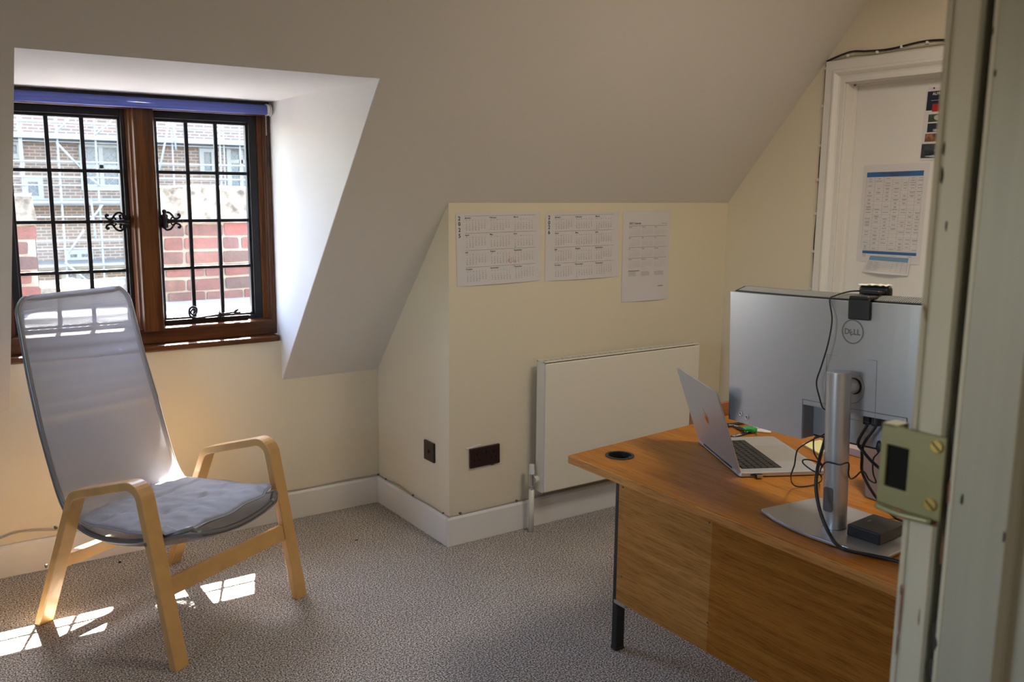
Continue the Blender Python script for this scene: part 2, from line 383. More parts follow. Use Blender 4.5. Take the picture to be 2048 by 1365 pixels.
def meshfabric():
    """woven polyester mesh: real see-through holes on a 4 mm grid (UV in metres)"""
    m, nt, p, out = newmat('grey_mesh_fabric'); N, L = nt.nodes, nt.links
    p.inputs['Base Color'].default_value = (0.43, 0.425, 0.445, 1); p.inputs['Roughness'].default_value = 0.7
    uv = N.new('ShaderNodeUVMap'); uv.uv_map = 'UVMap'
    sx = N.new('ShaderNodeSeparateXYZ'); L.new(uv.outputs[0], sx.inputs[0])
    pitch = 0.0042
    def s(o, ph=0):
        a = N.new('ShaderNodeMath'); a.operation = 'MULTIPLY_ADD'; a.inputs[1].default_value = 2*PI/pitch; a.inputs[2].default_value = ph
        L.new(o, a.inputs[0]); b = N.new('ShaderNodeMath'); b.operation = 'SINE'; L.new(a.outputs[0], b.inputs[0]); return b.outputs[0]
    su, sv = s(sx.outputs[0]), s(sx.outputs[1])
    mu = N.new('ShaderNodeMath'); mu.operation = 'MULTIPLY'; L.new(su, mu.inputs[0]); L.new(sv, mu.inputs[1])
    g = N.new('ShaderNodeMath'); g.operation = 'GREATER_THAN'; g.inputs[1].default_value = 0.30; L.new(mu.outputs[0], g.inputs[0])
    att = N.new('ShaderNodeAttribute'); att.attribute_name = 'solid'
    inv = N.new('ShaderNodeMath'); inv.operation = 'SUBTRACT'; inv.inputs[0].default_value = 1.0; L.new(att.outputs['Fac'], inv.inputs[1])
    hh = N.new('ShaderNodeMath'); hh.operation = 'MULTIPLY'; L.new(g.outputs[0], hh.inputs[0]); L.new(inv.outputs[0], hh.inputs[1])
    tr = N.new('ShaderNodeBsdfTransparent'); tl = N.new('ShaderNodeBsdfTranslucent'); tl.inputs[0].default_value = (0.50, 0.50, 0.53, 1)
    m0 = N.new('ShaderNodeMixShader'); m0.inputs[0].default_value = 0.30; L.new(p.outputs[0], m0.inputs[1]); L.new(tl.outputs[0], m0.inputs[2])
    m1 = N.new('ShaderNodeMixShader'); L.new(hh.outputs[0], m1.inputs[0]); L.new(m0.outputs[0], m1.inputs[1]); L.new(tr.outputs[0], m1.inputs[2])
    bp = N.new('ShaderNodeBump'); bp.inputs['Strength'].default_value = 0.5; bp.inputs['Distance'].default_value = 0.001
    L.new(mu.outputs[0], bp.inputs['Height']); L.new(bp.outputs[0], p.inputs['Normal'])
    L.new(m1.outputs[0], out.inputs[0]); return m
M_MESH = meshfabric()

def jambmat():
    m, nt, p, out = newmat('old_cream_gloss_paint'); N, L = nt.nodes, nt.links
    tc = N.new('ShaderNodeTexCoord'); mp = N.new('ShaderNodeMapping'); mp.inputs['Scale'].default_value = (40, 40, 7)
    L.new(tc.outputs['Object'], mp.inputs[0])
    n = N.new('ShaderNodeTexNoise'); n.inputs['Scale'].default_value = 1; n.inputs['Detail'].default_value = 4; L.new(mp.outputs[0], n.inputs['Vector'])
    r = N.new('ShaderNodeValToRGB'); e = r.color_ramp.elements; r.color_ramp.interpolation = 'LINEAR'
    e[0].position = 0.285; e[0].color = (0.16, 0.06, 0.03, 1); e[1].position = 0.30; e[1].color = (0.46, 0.41, 0.31, 1)
    k = e.new(0.8); k.color = (0.52, 0.47, 0.36, 1)
    L.new(n.outputs['Fac'], r.inputs[0]); L.new(r.outputs[0], p.inputs['Base Color'])
    p.inputs['Roughness'].default_value = 0.45
    mp2 = N.new('ShaderNodeMapping'); mp2.inputs['Scale'].default_value = (400, 400, 4); L.new(tc.outputs['Object'], mp2.inputs[0])
    n2 = N.new('ShaderNodeTexNoise'); n2.inputs['Scale'].default_value = 1; L.new(mp2.outputs[0], n2.inputs['Vector'])
    b = N.new('ShaderNodeBump'); b.inputs['Strength'].default_value = 0.25; b.inputs['Distance'].default_value = 0.001
    L.new(n2.outputs['Fac'], b.inputs['Height']); L.new(b.outputs[0], p.inputs['Normal'])
    return m
M_JAMB = jambmat()
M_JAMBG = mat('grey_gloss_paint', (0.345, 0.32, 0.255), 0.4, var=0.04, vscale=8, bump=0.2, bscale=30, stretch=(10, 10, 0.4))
M_DKWOOD = woodmat('dark_stained_oak', (0.045, 0.014, 0.004), (0.135, 0.044, 0.010), 'Z', rough=0.4, spec=.3, fine=45)
M_DKWOODX = woodmat('dark_stained_oak_rail', (0.045, 0.014, 0.004), (0.135, 0.044, 0.010), 'X', rough=0.4, spec=.3, fine=45)

# ------------------------------------------------------------------ room shell
Y1, Y2, XS, XR = 3.797, 3.129, 1.832, 3.44
SLP = 1.18
def zs(y): return 0.650 + SLP*(Y1-y)
def ys(z): return Y1-(z-0.650)/SLP
XL = -1.25; CEIL = 2.50; YC = ys(CEIL); DX0, DX1, DZ = 0.303, 1.368, 1.850; DY = ys(DZ)
YF = 0.483       # room face of the wall with the doorway
def S(name, bm, m, bevel=0, **k):
    return setp(link(name, bm, m, bevel=bevel, **k), kind='structure')

S('floor', B(XL-.1, XR+.2, -1.4, Y1+.02, -.05, 0), M_CARPET)
# window wall with the opening above the sill
bm = B(XL-.1, DX0, Y1, Y1+.30, 0, .72); B(DX0, DX1, Y1, Y1+.30, 0, .826, bm=bm); B(DX1, XR+.2, Y1, Y1+.30, 0, .72, bm=bm)
S('wall_window', bm, M_CREAM)
# side and front of the boxed-out section
S('wall_side', prism([(Y2+.03, 0), (Y1, 0), (Y1, zs(Y1)), (Y2+.03, zs(Y2+.03))], XS, XS+.03, lambda p, q, t: Vector((t, p, q))), M_CREAM)
S('wall_back', prism([(XS, 0), (XR, 0), (XR, zs(Y2)+.005), (XS, zs(Y2)+.005)], Y2, Y2+.03, lambda p, q, t: Vector((p, t, q))), M_CREAM)
# sloping ceiling with the dormer opening
bm = bmesh.new()
def slab(x0, x1, ya, yb, bm):
    off = Vector((0, .12*math.sin(math.atan(SLP)), .12*math.cos(math.atan(SLP))))
    A = [Vector((x0, ya, zs(ya))), Vector((x1, ya, zs(ya))), Vector((x1, yb, zs(yb))), Vector((x0, yb, zs(yb)))]
    vs = [bm.verts.new(p) for p in A] + [bm.verts.new(p+off) for p in A]
    for f in ((3,2,1,0),(4,5,6,7),(0,1,5,4),(1,2,6,5),(2,3,7,6),(3,0,4,7)): bm.faces.new([vs[i] for i in f])
slab(XL-.1, DX0, YC, Y1+.06, bm); slab(DX0, DX1, YC, DY, bm); slab(DX1, XR+.2, YC, Y1+.06, bm)
S('ceiling_slope', bm, M_SLOPE)
bm = B(XL-.1, XR+.2, -1.4, YC+.02, CEIL, CEIL+.1); S('ceiling', bm, M_SLOPE)
# dormer cheeks and soffit
def cheek(x0, x1):
    return prism([(DY+.003, DZ+.001), (Y1, zs(Y1)+.003), (Y1+.002, .60), (Y1+.30, .60), (Y1+.30, DZ)], x0, x1, lambda p, q, t: Vector((t, p, q)))
S('wall_dormer_right', cheek(DX1-.0012, DX1+.10), M_DORM)
S('wall_dormer_left', cheek(DX0-.10, DX0+.0012), M_DORM)
S('ceiling_dormer', B(DX0-.10, DX1+.10, DY+.001, Y1+.34, DZ, DZ+.12), M_DORM)
# right wall with the inner door
DO0, DO1, DOZ = 1.66, 2.492, 1.963
bm = B(XR, XR+.15, DO1, Y1+.02, 0, CEIL+.1); B(XR, XR+.15, -1.4, DO0, 0, CEIL+.1, bm=bm); B(XR, XR+.15, DO0, DO1, DOZ, CEIL+.1, bm=bm)
S('wall_right', bm, M_CREAM)
S('door_light_block', B(XR+.15, XR+.20, 1.4, 2.6, 0, 2.2), M_CREAM)  # unseen backing added behind the door to block leaking light
SW0, SW1, SWA, SWB = 1.10, 1.90, 1.10, 1.75
bm = B(XL-.1, XL, -1.4, SW0, 0, CEIL+.1); B(XL-.1, XL, SW1, Y1+.1, 0, CEIL+.1, bm=bm); B(XL-.1, XL, SW0, SW1, 0, SWA, bm=bm); B(XL-.1, XL, SW0, SW1, SWB, CEIL+.1, bm=bm)
S('wall_left', bm, M_CREAM)
# wall with the doorway we look through
bm = B(.86, XR+.1, .30, YF-.012, 0, CEIL+.1); B(XL-.1, -.10, .30, YF-.012, 0, CEIL+.1, bm=bm); B(-.10, .86, .30, YF-.012, 2.06, CEIL+.1, bm=bm)
S('wall_front', bm, M_CREAM)
S('wall_landing', B(XL-.1, XR+.2, -1.45, -1.4, 0, CEIL+.1), M_CREAM)

# skirting boards
def skirt(name, poly, a, b, fn): return S(name, prism(poly, a, b, fn), M_GLOSSW, bevel=.002)
pr = [(0, 0), (.018, 0), (.018, .118), (.010, .128), (0, .128)]
skirt('baseboard_window', pr, XL, XS, lambda p, q, t: Vector((t, Y1-p, q)))
skirt('baseboard_side', pr, Y2, Y1-.018, lambda p, q, t: Vector((XS-p, t, q)))
skirt('baseboard_back', pr, XS-.018, XR-.018, lambda p, q, t: Vector((t, Y2-p, q)))
skirt('baseboard_right', pr, 2.60, Y2, lambda p, q, t: Vector((XR-p, t, q)))

# ------------------------------------------------------------------ inner door with architrave
door = bpy.data.objects.new('door_1', None); COL.objects.link(door); door.location = (XR+.07, 2.0, 0)
setp(door, 'white painted flush inner door in a moulded white frame', 'door', kind='structure')
link('door_leaf', B(XR+.068, XR+.108, DO0+.004, DO1-.0075, .004, DOZ-.0075), M_DOORW, door, bevel=.002)
arc = [(0, 0), (.019, 0), (.021, .004), (.021, .038), (.027, .043), (.027, .052), (.020, .060), (.013, .066), (.010, .074), (.010, .095), (0, .095)]
# profile: (projection from wall, distance from the outer edge toward the opening); mitred corner
OE = DO1+.095; ZO = DOZ+.093
bm = bmesh.new(); L0 = []
for (pj, d) in arc:
    L0.append([bm.verts.new(q) for q in (Vector((XR-pj, OE-d, 0)), Vector((XR-pj, OE-d, ZO-d)), Vector((XR-pj, DO0, ZO-d)))])
for a_, b_ in zip(L0, L0[1:]+L0[:1]):
    bm.faces.new((a_[0], a_[1], b_[1], b_[0])); bm.faces.new((a_[1], a_[2], b_[2], b_[1]))
link('door_architrave', bm, M_DOORW, door, bevel=.0012)
bm = B(XR, XR+.12, DO1-.006, DO1+.01, 0, DOZ); B(XR+.050, XR+.067, DO1-.014, DO1-.004, 0, DOZ-.006, bm=bm)
B(XR, XR+.12, DO0, DO1, DOZ-.006, DOZ+.01, bm=bm); B(XR+.050, XR+.067, DO0, DO1, DOZ-.014, DOZ-.004, bm=bm)
link('door_lining', bm, M_DOORW, door, bevel=.001)

# ------------------------------------------------------------------ window
win = bpy.data.objects.new('window_1', None); COL.objects.link(win); win.location = (.835, 3.86, .85)
setp(win, 'dark oak two-light casement window with black iron leaded frames', 'window', kind='structure')
YW0, YW1 = 3.838, 3.985
link('window_sill', B(DX0+.004, DX1-.008, Y1-.016, YW0+.02, .828, .853), M_DKWOODX, win, bevel=.007)
link('bottom_rail', prism([(YW0, .853), (YW1, .853), (YW1, .915), (YW0+.035, .925), (YW0, .915)], DX0, DX1-.003, lambda p, q, t: Vector((t, p, q))), M_DKWOODX, win, bevel=.004)
link('head_rail', B(DX0, DX1-.003, YW0, YW1, 1.793, 1.85), M_DKWOODX, win, bevel=.004)
def jamb_poly(x0, x1, sgn):  # moulded jamb: steps toward the glass
    return [(x0, YW1), (x0, YW0), (x0+sgn*.016, YW0), (x0+sgn*.018, YW0+.010), (x0+sgn*.026, YW0+.012), (x0+sgn*.028, YW0+.024), (x1, YW0+.030), (x1, YW1)]
link('side_jamb', prism(jamb_poly(1.362, 1.315, -1), .91, 1.80, lambda p, q, t: Vector((p, q, t))), M_DKWOOD, win, bevel=.002)
link('side_jamb', prism(jamb_poly(DX0+.003, .350, 1), .91, 1.80, lambda p, q, t: Vector((p, q, t))), M_DKWOOD, win, bevel=.002)
MX0, MX1 = .783, .888
link('mullion', prism([(MX0, YW1), (MX0, YW0+.045), (MX0+.006, YW0+.030), (MX0+.012, YW0+.024), (MX0+.014, YW0+.010), (MX0+.024, YW0+.006), (MX0+.028, YW0-.012), (MX1-.004, YW0-.012), (MX1, YW0-.006), (MX1, YW1)],
     .905, 1.80, lambda p, q, t: Vector((p, q, t))), M_DKWOOD, win, bevel=.002)
YCA = 3.885
def casement(x0, x1, gx, name='casement'):
    """x0..x1 outer, gx = 4 pane boundaries"""
    z0, z1 = .918, 1.795; gz = [.950, 1.155, 1.352, 1.550, 1.752]
    bm = bmesh.new()
    def ring(ax0, ax1, az0, az1, bx0, bx1, bz0, bz1, ya, yb):
        B(ax0, bx0, ya, yb, az0, az1, bm=bm); B(bx1, ax1, ya, yb, az0, az1, bm=bm)
        B(bx0, bx1, ya, yb, az0, bz0, bm=bm); B(bx0, bx1, ya, yb, bz1, az1, bm=bm)
    ring(x0, x1, z0, z1, gx[0]-.010, gx[-1]+.010, gz[0]-.010, gz[-1]+.012, YCA-.012, YCA+.030)
    ring(gx[0]-.012, gx[-1]+.012, gz[0]-.012, gz[-1]+.014, gx[0], gx[-1], gz[0], gz[-1], YCA-.001, YCA+.024)
    c = link(name, bm, M_BLACKIRON, win, bevel=.002)
    bm = bmesh.new()
    for x in gx[1:-1]: B(x-.0075, x+.0075, YCA+.002, YCA+.016, gz[0]-.004, gz[-1]+.004, bm=bm)
    for z in gz[1:-1]: B(gx[0]-.004, gx[-1]+.004, YCA+.003, YCA+.015, z-.0068, z+.0068, bm=bm)
    link('glazing_bar', bm, M_BLACKIRON, c, bevel=.0015)
    link('pane', quad([(gx[0]-.004, YCA+.010, gz[0]-.004), (gx[-1]+.004, YCA+.010, gz[0]-.004), (gx[-1]+.004, YCA+.010, gz[-1]+.004), (gx[0]-.004, YCA+.010, gz[-1]+.004)]), M_GLASS, c)
    return c
casement(.888, 1.320, [.911, 1.027, 1.147, 1.272])
casement(.345, .787, [.385, .510, .634, .762])
# ornate wrought latches
def arcpts(cx, cz, r, a0, a1, n=12): return [(cx+r*math.cos(math.radians(a0+(a1-a0)*k/n)), cz+r*math.sin(math.radians(a0+(a1-a0)*k/n))) for k in range(n+1)]
def latch(cx, cz, sg, handle_vertical):
    """sg = direction in which the fleur points away from the mullion"""
    bm = bmesh.new(); y = YCA-.018; fl = (Vector((0, 1, 0)), .45)
    def P(l): return [Vector((cx+sg*a, y, cz+b)) for a, b in l]
    for v in (1, -1):
        o = [(.006, .018*v), (.014, .030*v), (.024, .036*v), (.036, .033*v), (.046, .022*v), (.052, .013*v), (.062, .010*v), (.072, .014*v), (.076, .022*v), (.072, .028*v), (.066, .025*v)]
        tube(spline(P(o), 5), [.0045]*11*5 and .0042, bm=bm, n=8, flat=fl)
        i = [(.048, .018*v), (.040, .010*v), (.040, .004*v)]
        tube(spline(P(i), 5), .0032, bm=bm, n=8, flat=fl)
        j = [(.018, .026*v), (.024, .022*v), (.022, .013*v)]
        tube(spline(P(j), 5), .0045, bm=bm, n=8, flat=fl)
        tube(P([(.060, .012*v), (.058, .002*v)]), .0028, bm=bm, n=6, flat=fl)
        for c in ((.069, .025*v), (.022, .014*v)):
            tube([Vector((cx+sg*c[0], y-.003, cz+c[1])), Vector((cx+sg*c[0], y+.004, cz+c[1]))], .0048, bm=bm, n=10)
    tube(spline(P([(.0, 0), (.03, 0), (.06, 0), (.078, 0), (.088, 0)]), 4), [.012]*5+[.008]*4+[.006]*4+[.0065, .009, .004, .002], bm=bm, n=8, flat=fl)
    B(cx-.008 if sg > 0 else cx-.016, cx+.016 if sg > 0 else cx+.008, y-.004, y+.006, cz-.026, cz+.026, bm=bm)
    cyl((cx, y-.012, cz), (cx, y+.006, cz), .011, bm=bm, n=14)
    o = link('latch_plate', bm, M_BLACKIRON, win, smooth=False, bevel=.0006, seg=1)
    bm = bmesh.new()
    if handle_vertical:
        tube(spline([(cx+sg*.010, y-.012, cz-.028), (cx+sg*.010, y-.016, cz), (cx+sg*.011, y-.014, cz+.022), (cx+sg*.012, y-.012, cz+.034)], 6), [.009]*7+[.0085]*6+[.007]*6, bm=bm, n=10)
        bmesh.ops.create_uvsphere(bm, u_segments=12, v_segments=8, radius=.0095, matrix=Matrix.Translation((cx+sg*.012, y-.012, cz+.040)))
    else:
        tube(spline([(cx-sg*.004, y-.014, cz), (cx+sg*.02, y-.016, cz+.001), (cx+sg*.05, y-.013, cz)], 6), [.010]*6+[.008]*4+[.005]*3, bm=bm, n=10)
    h = link('latch_handle', bm, M_BLACKIRON, o, smooth=True)
latch(.9045, 1.352, 1, True)
latch(.772, 1.352, -1, False)
# casement stay with a curled end
bm = bmesh.new(); y = YCA-.026
sp = []
for k in range(25):
    t = k/24; a = math.radians(200+(-560)*(1-t)) ; r = .006+.013*t
    sp.append(Vector((1.012+r*math.cos(-a)*1.0, y, .972+r*math.sin(-a)*1.1)))
stay = [Vector(p) for p in spline([(1.014, y, .972), (1.020, y, .976), (1.015, y, .983), (1.006, y, .978), (1.004, y, .966), (1.014, y, .958), (1.026, y, .966), (1.027, y, .984), (1.014, y, .993), (1.000, y, .986), (.996, y, .966), (1.004, y, .950), (1.024, y, .945), (1.06, y, .947), (1.12, y, .953), (1.16, y, .957), (1.185, y, .958)], 5)]
tube(stay, [.003+.0015*min(1, i/40) for i in range(len(stay))], bm=bm, n=8)
tube([(1.185, y, .958), (1.196, y, .966), (1.204, y, .972)], [.005, .006, .004], bm=bm); tube([(1.185, y, .955), (1.200, y, .953), (1.212, y, .957)], [.005, .006, .005], bm=bm)
st_ = link('casement_stay', bm, M_BLACKIRON, win, smooth=True)
bm = B(1.118, 1.128, y-.006, YCA-.008, .928, .962); cyl((1.123, y, .955), (1.123, y, .972), .0025, bm=bm, n=8); B(.90, 1.25, YCA-.020, YCA-.010, .936, .942, bm=bm)
link('stay_bracket', bm, M_BLACKIRON, st_, bevel=.001)

# unseen second window, added in the left wall as fill light
win2 = bpy.data.objects.new('fill_window', None); COL.objects.link(win2); win2.location = (XL-.05, 1.50, SWA)
setp(win2, 'unseen plain dark framed window added in the left wall for fill light', 'window', kind='structure')
bm = B(XL-.08, XL-.03, SW0, SW0+.05, SWA, SWB); B(XL-.08, XL-.03, SW1-.05, SW1, SWA, SWB, bm=bm); B(XL-.08, XL-.03, SW0, SW1, SWA, SWA+.05, bm=bm); B(XL-.08, XL-.03, SW0, SW1, SWB-.05, SWB, bm=bm); B(XL-.08, XL-.03, 1.485, 1.515, SWA, SWB, bm=bm)
link('window_frame', bm, M_BLACKIRON, win2, bevel=.003)
link('pane', quad([(XL-.05, SW0, SWA), (XL-.05, SW1, SWA), (XL-.05, SW1, SWB), (XL-.05, SW0, SWB)]), M_GLASS, win2)
link('window_sill', B(XL-.02, XL+.05, SW0-.03, SW1+.03, SWA-.03, SWA), M_DKWOOD, win2, bevel=.005)

# roller blind
bl = empty('roller_blind', (.82, 3.81, 1.816), 'rolled-up blue roller blind across the window head', 'blind')
ym = 3.806
bm = bmesh.new(); cyl((DX0+.012, ym, 1.815), (1.338, ym, 1.815), .0205, bm=bm, n=28)
B(DX0+.012, 1.338, ym-.0215, ym-.0195, 1.796, 1.815, bm=bm)
link('blind_roll', bm, M_BLIND, bl, smooth=True)
bm = bmesh.new(); disc_ring((1.338, ym, 1.815), (1, 0, 0), .003, .0245, .006, bm=bm); disc_ring((1.345, ym, 1.815), (1, 0, 0), .003, .022, .005, bm=bm); disc_ring((1.351, ym, 1.815), (1, 0, 0), .003, .0245, .006, bm=bm)
link('end_bracket', bm, M_WHITEPL, bl)
link('head_shadow_strip', B(DX0+.006, 1.360, YW0-.006, YW0+.02, 1.80, 1.848), M_BLACKPL, bl)  # black strip standing in for the shadow above the blind roll
bm = bmesh.new()
for k in range(14):
    bmesh.ops.create_uvsphere(bm, u_segments=6, v_segments=4, radius=.0022, matrix=Matrix.Translation((1.333, ym-.012, 1.790-k*.006)))
link('bead_chain', bm, M_WHITEPL, bl)

# ------------------------------------------------------------------ outside: exterior shell of our own dormer
S('trim_1', B(DX0-.1, DX1+.1, Y1+.19, Y1+.345, 1.775, 1.852), M_GLOSSW)   # outer fascia over the window

# parapet with battlements
YP = 5.20
par = empty('battlement_wall', (.9, YP+.15, .5), 'old red brick battlement with mossy stone coping just outside the window', 'parapet')
def brickwork(x0, x1, z0, z1, y, seed, right_edge=None):
    rnd = random.Random(seed); bm = bmesh.new(); cl = bm.loops.layers.color.new('tone'); row = 0; z = z1
    while z > z0:
        h = .064; off = -.11 if row % 2 else 0; x = x0+off+rnd.uniform(-.01, .01)
        while x < x1:
            L_ = .215 if (row % 2 == 0) else rnd.choice([.215, .105]); a, b = max(x, x0), min(x+L_-.014, x1)
            if b-a > .03:
                j = .004; c = rnd.choice([(.56, .21, .115), (.62, .235, .125), (.54, .18, .10), (.46, .17, .115), (.60, .27, .17), (.40, .17, .13)])
                c = tuple(v*rnd.uniform(.85, 1.15)*.42 for v in c)
                n0 = len(bm.faces); dy = rnd.uniform(-.006, .004)
                pts = [(a+rnd.uniform(-j, j), z-h+rnd.uniform(-j, j)), (b+rnd.uniform(-j, j), z-h+rnd.uniform(-j, j)), (b+rnd.uniform(-j, j), z+rnd.uniform(-j, j)), (a+rnd.uniform(-j, j), z+rnd.uniform(-j, j))]
                pts = rounded(pts, .010, 3)
                prism(pts, y-.006+dy, y+.05, lambda p, q, t: Vector((p, t, q)), bm=bm)
                bm.faces.ensure_lookup_table()
                for f in bm.faces[n0:]:
                    for lp in f.loops: lp[cl] = (*c, 1)
            x += L_
        z -= .0765; row += 1
    return bm
def rough(bm, amp, sc, seed=0):
    for v in bm.verts:
        v.co += noise.noise_vector(v.co*sc+Vector((seed, 0, 0)))*amp
def rock(x0, x1, y0, y1, z0, z1, seed, nx=20, nz=8):
    bm = bmesh.new(); bmesh.ops.create_cube(bm, size=1, matrix=Matrix.Translation(((x0+x1)/2, (y0+y1)/2, (z0+z1)/2)) @ Matrix.Diagonal((x1-x0, y1-y0, z1-z0, 1)))
    bmesh.ops.subdivide_edges(bm, edges=bm.edges[:], cuts=9, use_grid_fill=True)
    rough(bm, .022, 6, seed); rough(bm, .008, 25, seed+3); return bm
for (x0, x1, ztop, seed) in ((.05, .598, 1.285, 3), (1.13, 2.6, 1.285, 5)):
    mer = link('merlon', B(x0+.004, x1-.004, YP+.004, YP+.40, .60, ztop+.012), M_MORTAR, par)
    link('brick_course', brickwork(x0, x1, .86, ztop, YP, seed), M_BRICKN, mer)
    if x1 < 1: link('side_course', brickwork(YP, YP+.4, .86, ztop, 0, 9).copy() if False else B(x1-.012, x1, YP+.01, YP+.39, .86, ztop), M_BRICKN, mer)
link('coping_stone', rock(.03, .60, YP-.035, YP+.46, 1.295, 1.44, 1), M_STONE, par)
link('coping_stone', rock(1.10, 1.86, YP-.035, YP+.46, 1.295, 1.49, 2), M_STONE, par)
link('coping_stone', rock(1.87, 2.62, YP-.035, YP+.46, 1.295, 1.49, 6), M_STONE, par)
link('crenel_sill', rock(.59, 1.14, YP-.02, YP+.46, .88, .965, 8), M_STONE, par)
link('parapet_base', B(-3, 6, YP+.01, YP+.40, -1.5, .885), M_MORTAR, par)
S('trim_2', B(-2.5, 5.5, Y1+.30, YP, .55, .858), M_WLEAD)     # pale gutter ledge between window and parapet
# facade across the court
YB = 24.0
fac = empty('brick_college_building', (6, YB, -8), 'red brick building with pale stone bands across the court behind scaffolding', 'building')
link('facade_wall', B(-8, 26, YB, YB+.5, -8, 9.5), M_BRICKF, fac)
link('parapet_top', B(-8.1, 26.1, YB-.15, YB+.6, 9.5, 9.9), M_FSTONE, fac)
link('roof', B(-8, 26, YB+.5, YB+8, 9.0, 9.4), M_ROOF, fac)
for (p0, p1) in (((130, 268), (130, 286)), ((130, 398), (130, 412)), ((130, 524), (130, 540))):
    za, zb = at(*p1, 1, YB)[2], at(*p0, 1, YB)[2]
    link('stone_band', B(-8, 26, YB-.14, YB+.02, za, zb), M_FSTONE, fac, bevel=.02)
def fwin(px0, px1, py0, py1, lights, rows):
    a = at(px0, py1, 1, YB); b = at(px1, py0, 1, YB); x0, x1, z0, z1 = a[0], b[0], a[2], b[2]
    g = .11; bm = B(x0-g, x0, YB-.06, YB+.05, z0-g, z1+g); B(x1, x1+g, YB-.06, YB+.05, z0-g, z1+g, bm=bm)
    B(x0, x1, YB-.06, YB+.05, z1, z1+g, bm=bm); B(x0, x1, YB-.08, YB+.05, z0-g, z0, bm=bm)
    w = (x1-x0)/lights; hh = (z1-z0)/rows
    for i in range(1, lights): B(x0+i*w-.05, x0+i*w+.05, YB-.05, YB+.04, z0, z1, bm=bm)
    for i in range(1, rows): B(x0, x1, YB-.05, YB+.04, z0+i*hh-.045, z0+i*hh+.045, bm=bm)
    f = link('stone_window', bm, M_FSTONE, fac)
    pn = link('window_pane', B(x0, x1, YB-.012, YB-.006, z0, z1), M_DARKW, f)
    bm = bmesh.new(); st_p = .16
    n = int(((x1-x0)+(z1-z0))/st_p)+1
    for k in range(-n, n):
        for sgn in (1, -1):
            # line x = c + sgn*t
            pts = []
            c = x0+k*st_p if sgn > 0 else x1-k*st_p
            t0, t1 = 0, (z1-z0)
            xa, xb = c, c+sgn*t1
            if sgn > 0:
                if xa < x0: t0 = x0-xa
                if xb > x1: t1 = x1-c
            else:
                if xa > x1: t0 = xa-x1
                if xb < x0: t1 = c-x0
            if t1-t0 < .03: continue
            tube([(c+sgn*t0, YB-.014, z0+t0), (c+sgn*t1, YB-.014, z0+t1)], .007, bm=bm, n=4)
    if len(bm.verts): link('lead_lattice', bm, M_SCAF, f)
    else: bm.free()
fwin(172, 232, 296, 372, 2, 2); fwin(57, 75, 364, 392, 1, 1); fwin(26, 32, 290, 308, 1, 1)
fwin(140, 176, 508, 515, 2, 1); fwin(134, 178, 530, 572, 2, 1); fwin(408, 421, 305, 342, 1, 1); fwin(463, 500, 300, 372, 2, 3)
fwin(196, 236, 175, 225, 2, 1)
# scaffold
YSC = 22.4
sc = empty('scaffold', (5, YSC, -8), 'galvanised tube scaffold standing against the far building', 'scaffold')
def pole(name, p, q, r=.026, yo=0):
    a, b = at(*p, 1, YSC+yo), at(*q, 1, YSC+yo)
    link(name, cyl(a, b, r, n=8), M_SCAF, sc, smooth=True)
for px, w in ((40, .03), (44, .026), (116, .03), (192, .03), (345, .026), (440, .028), (448, .022), (480, .022)):
    a = at(px, 300, 1, YSC)
    link('standard', cyl((a[0], YSC, -8), (a[0], YSC, 8.5), w*.72, n=8), M_SCAF, sc, smooth=True)
for py in (246, 324, 355, 371, 434, 482, 498):
    z = at(130, py, 1, YSC)[2]
    link('ledger', cyl((-6, YSC-.06, z), (24, YSC-.06, z), .017, n=8), M_SCAF, sc, smooth=True)
for z in (4.6, 5.6, -1.6):
    link('ledger', cyl((-6, YSC-.06, z), (24, YSC-.06, z), .017, n=8), M_SCAF, sc, smooth=True)
for p, q in (((113, 285), (160, 335)), ((117, 260), (140, 235)), ((180, 355), (200, 372)), ((205, 410), (178, 445)), ((168, 460), (136, 508)), ((130, 525), (178, 565)), ((318, 345), (340, 235)), ((345, 235), (352, 300)), ((182, 400), (192, 480)), ((225, 240), (190, 270))):
    pole('brace', p, q, .022, -.12)
for py in (276, 404, 531):
    z = at(130, py, 1, YSC)[2]
    link('scaffold_board', B(-6, 24, YSC-.1, YSC+1.2, z-.025, z+.025), M_BOARD, sc)

# ------------------------------------------------------------------ radiator
rad = empty('radiator', (2.75, Y2-.05, .14), 'cream flat-fronted panel radiator on the back wall under the calendars', 'radiator')
ryf = Y2-.110; a = at(1092, 726, 1, ryf); b = at(1401, 690, 1, ryf); rz0 = at(1092, 988, 1, ryf)[2]
rx0, rx1, rz1 = a[0], b[0], (a[2]+b[2])/2
link('front_panel', B(rx0+.002, rx1-.002, ryf, ryf+.012, rz0+.004, rz1-.004), M_RAD, rad, bevel=.005, seg=3)
for xa in (rx0, rx1-.002): link('side_panel', B(xa, xa+.002, ryf+.008, Y2-.045, rz0, rz1+.004), M_RAD, rad, bevel=.0008, seg=1)
link('rear_panel', B(rx0+.01, rx1-.01, Y2-.058, Y2-.046, rz0, rz1-.01), M_RAD, rad)
bm = B(rx0, rx1, ryf+.010, ryf+.018, rz1-.001, rz1+.005); B(rx0, rx1, Y2-.052, Y2-.045, rz1-.001, rz1+.005, bm=bm)
n = 60
for k in range(n+1):
    x = rx0+.004+(rx1-rx0-.008)*k/n
    if k % 2 == 0: B(x-.0025, x+.0025, ryf+.016, Y2-.048, rz1, rz1+.004, bm=bm)
link('top_grille', bm, M_RAD, rad)
link('convector_shade', B(rx0+.02, rx1-.02, ryf+.02, Y2-.062, rz0+.02, rz1-.0025), M_DARKSLOT, rad)  # near-black colour stands in for the shade between the grille slats
link('wall_bracket', B(rx0+.2, rx0+.23, Y2-.046, Y2-.0005, rz0+.1, rz1-.1), M_RAD, rad)
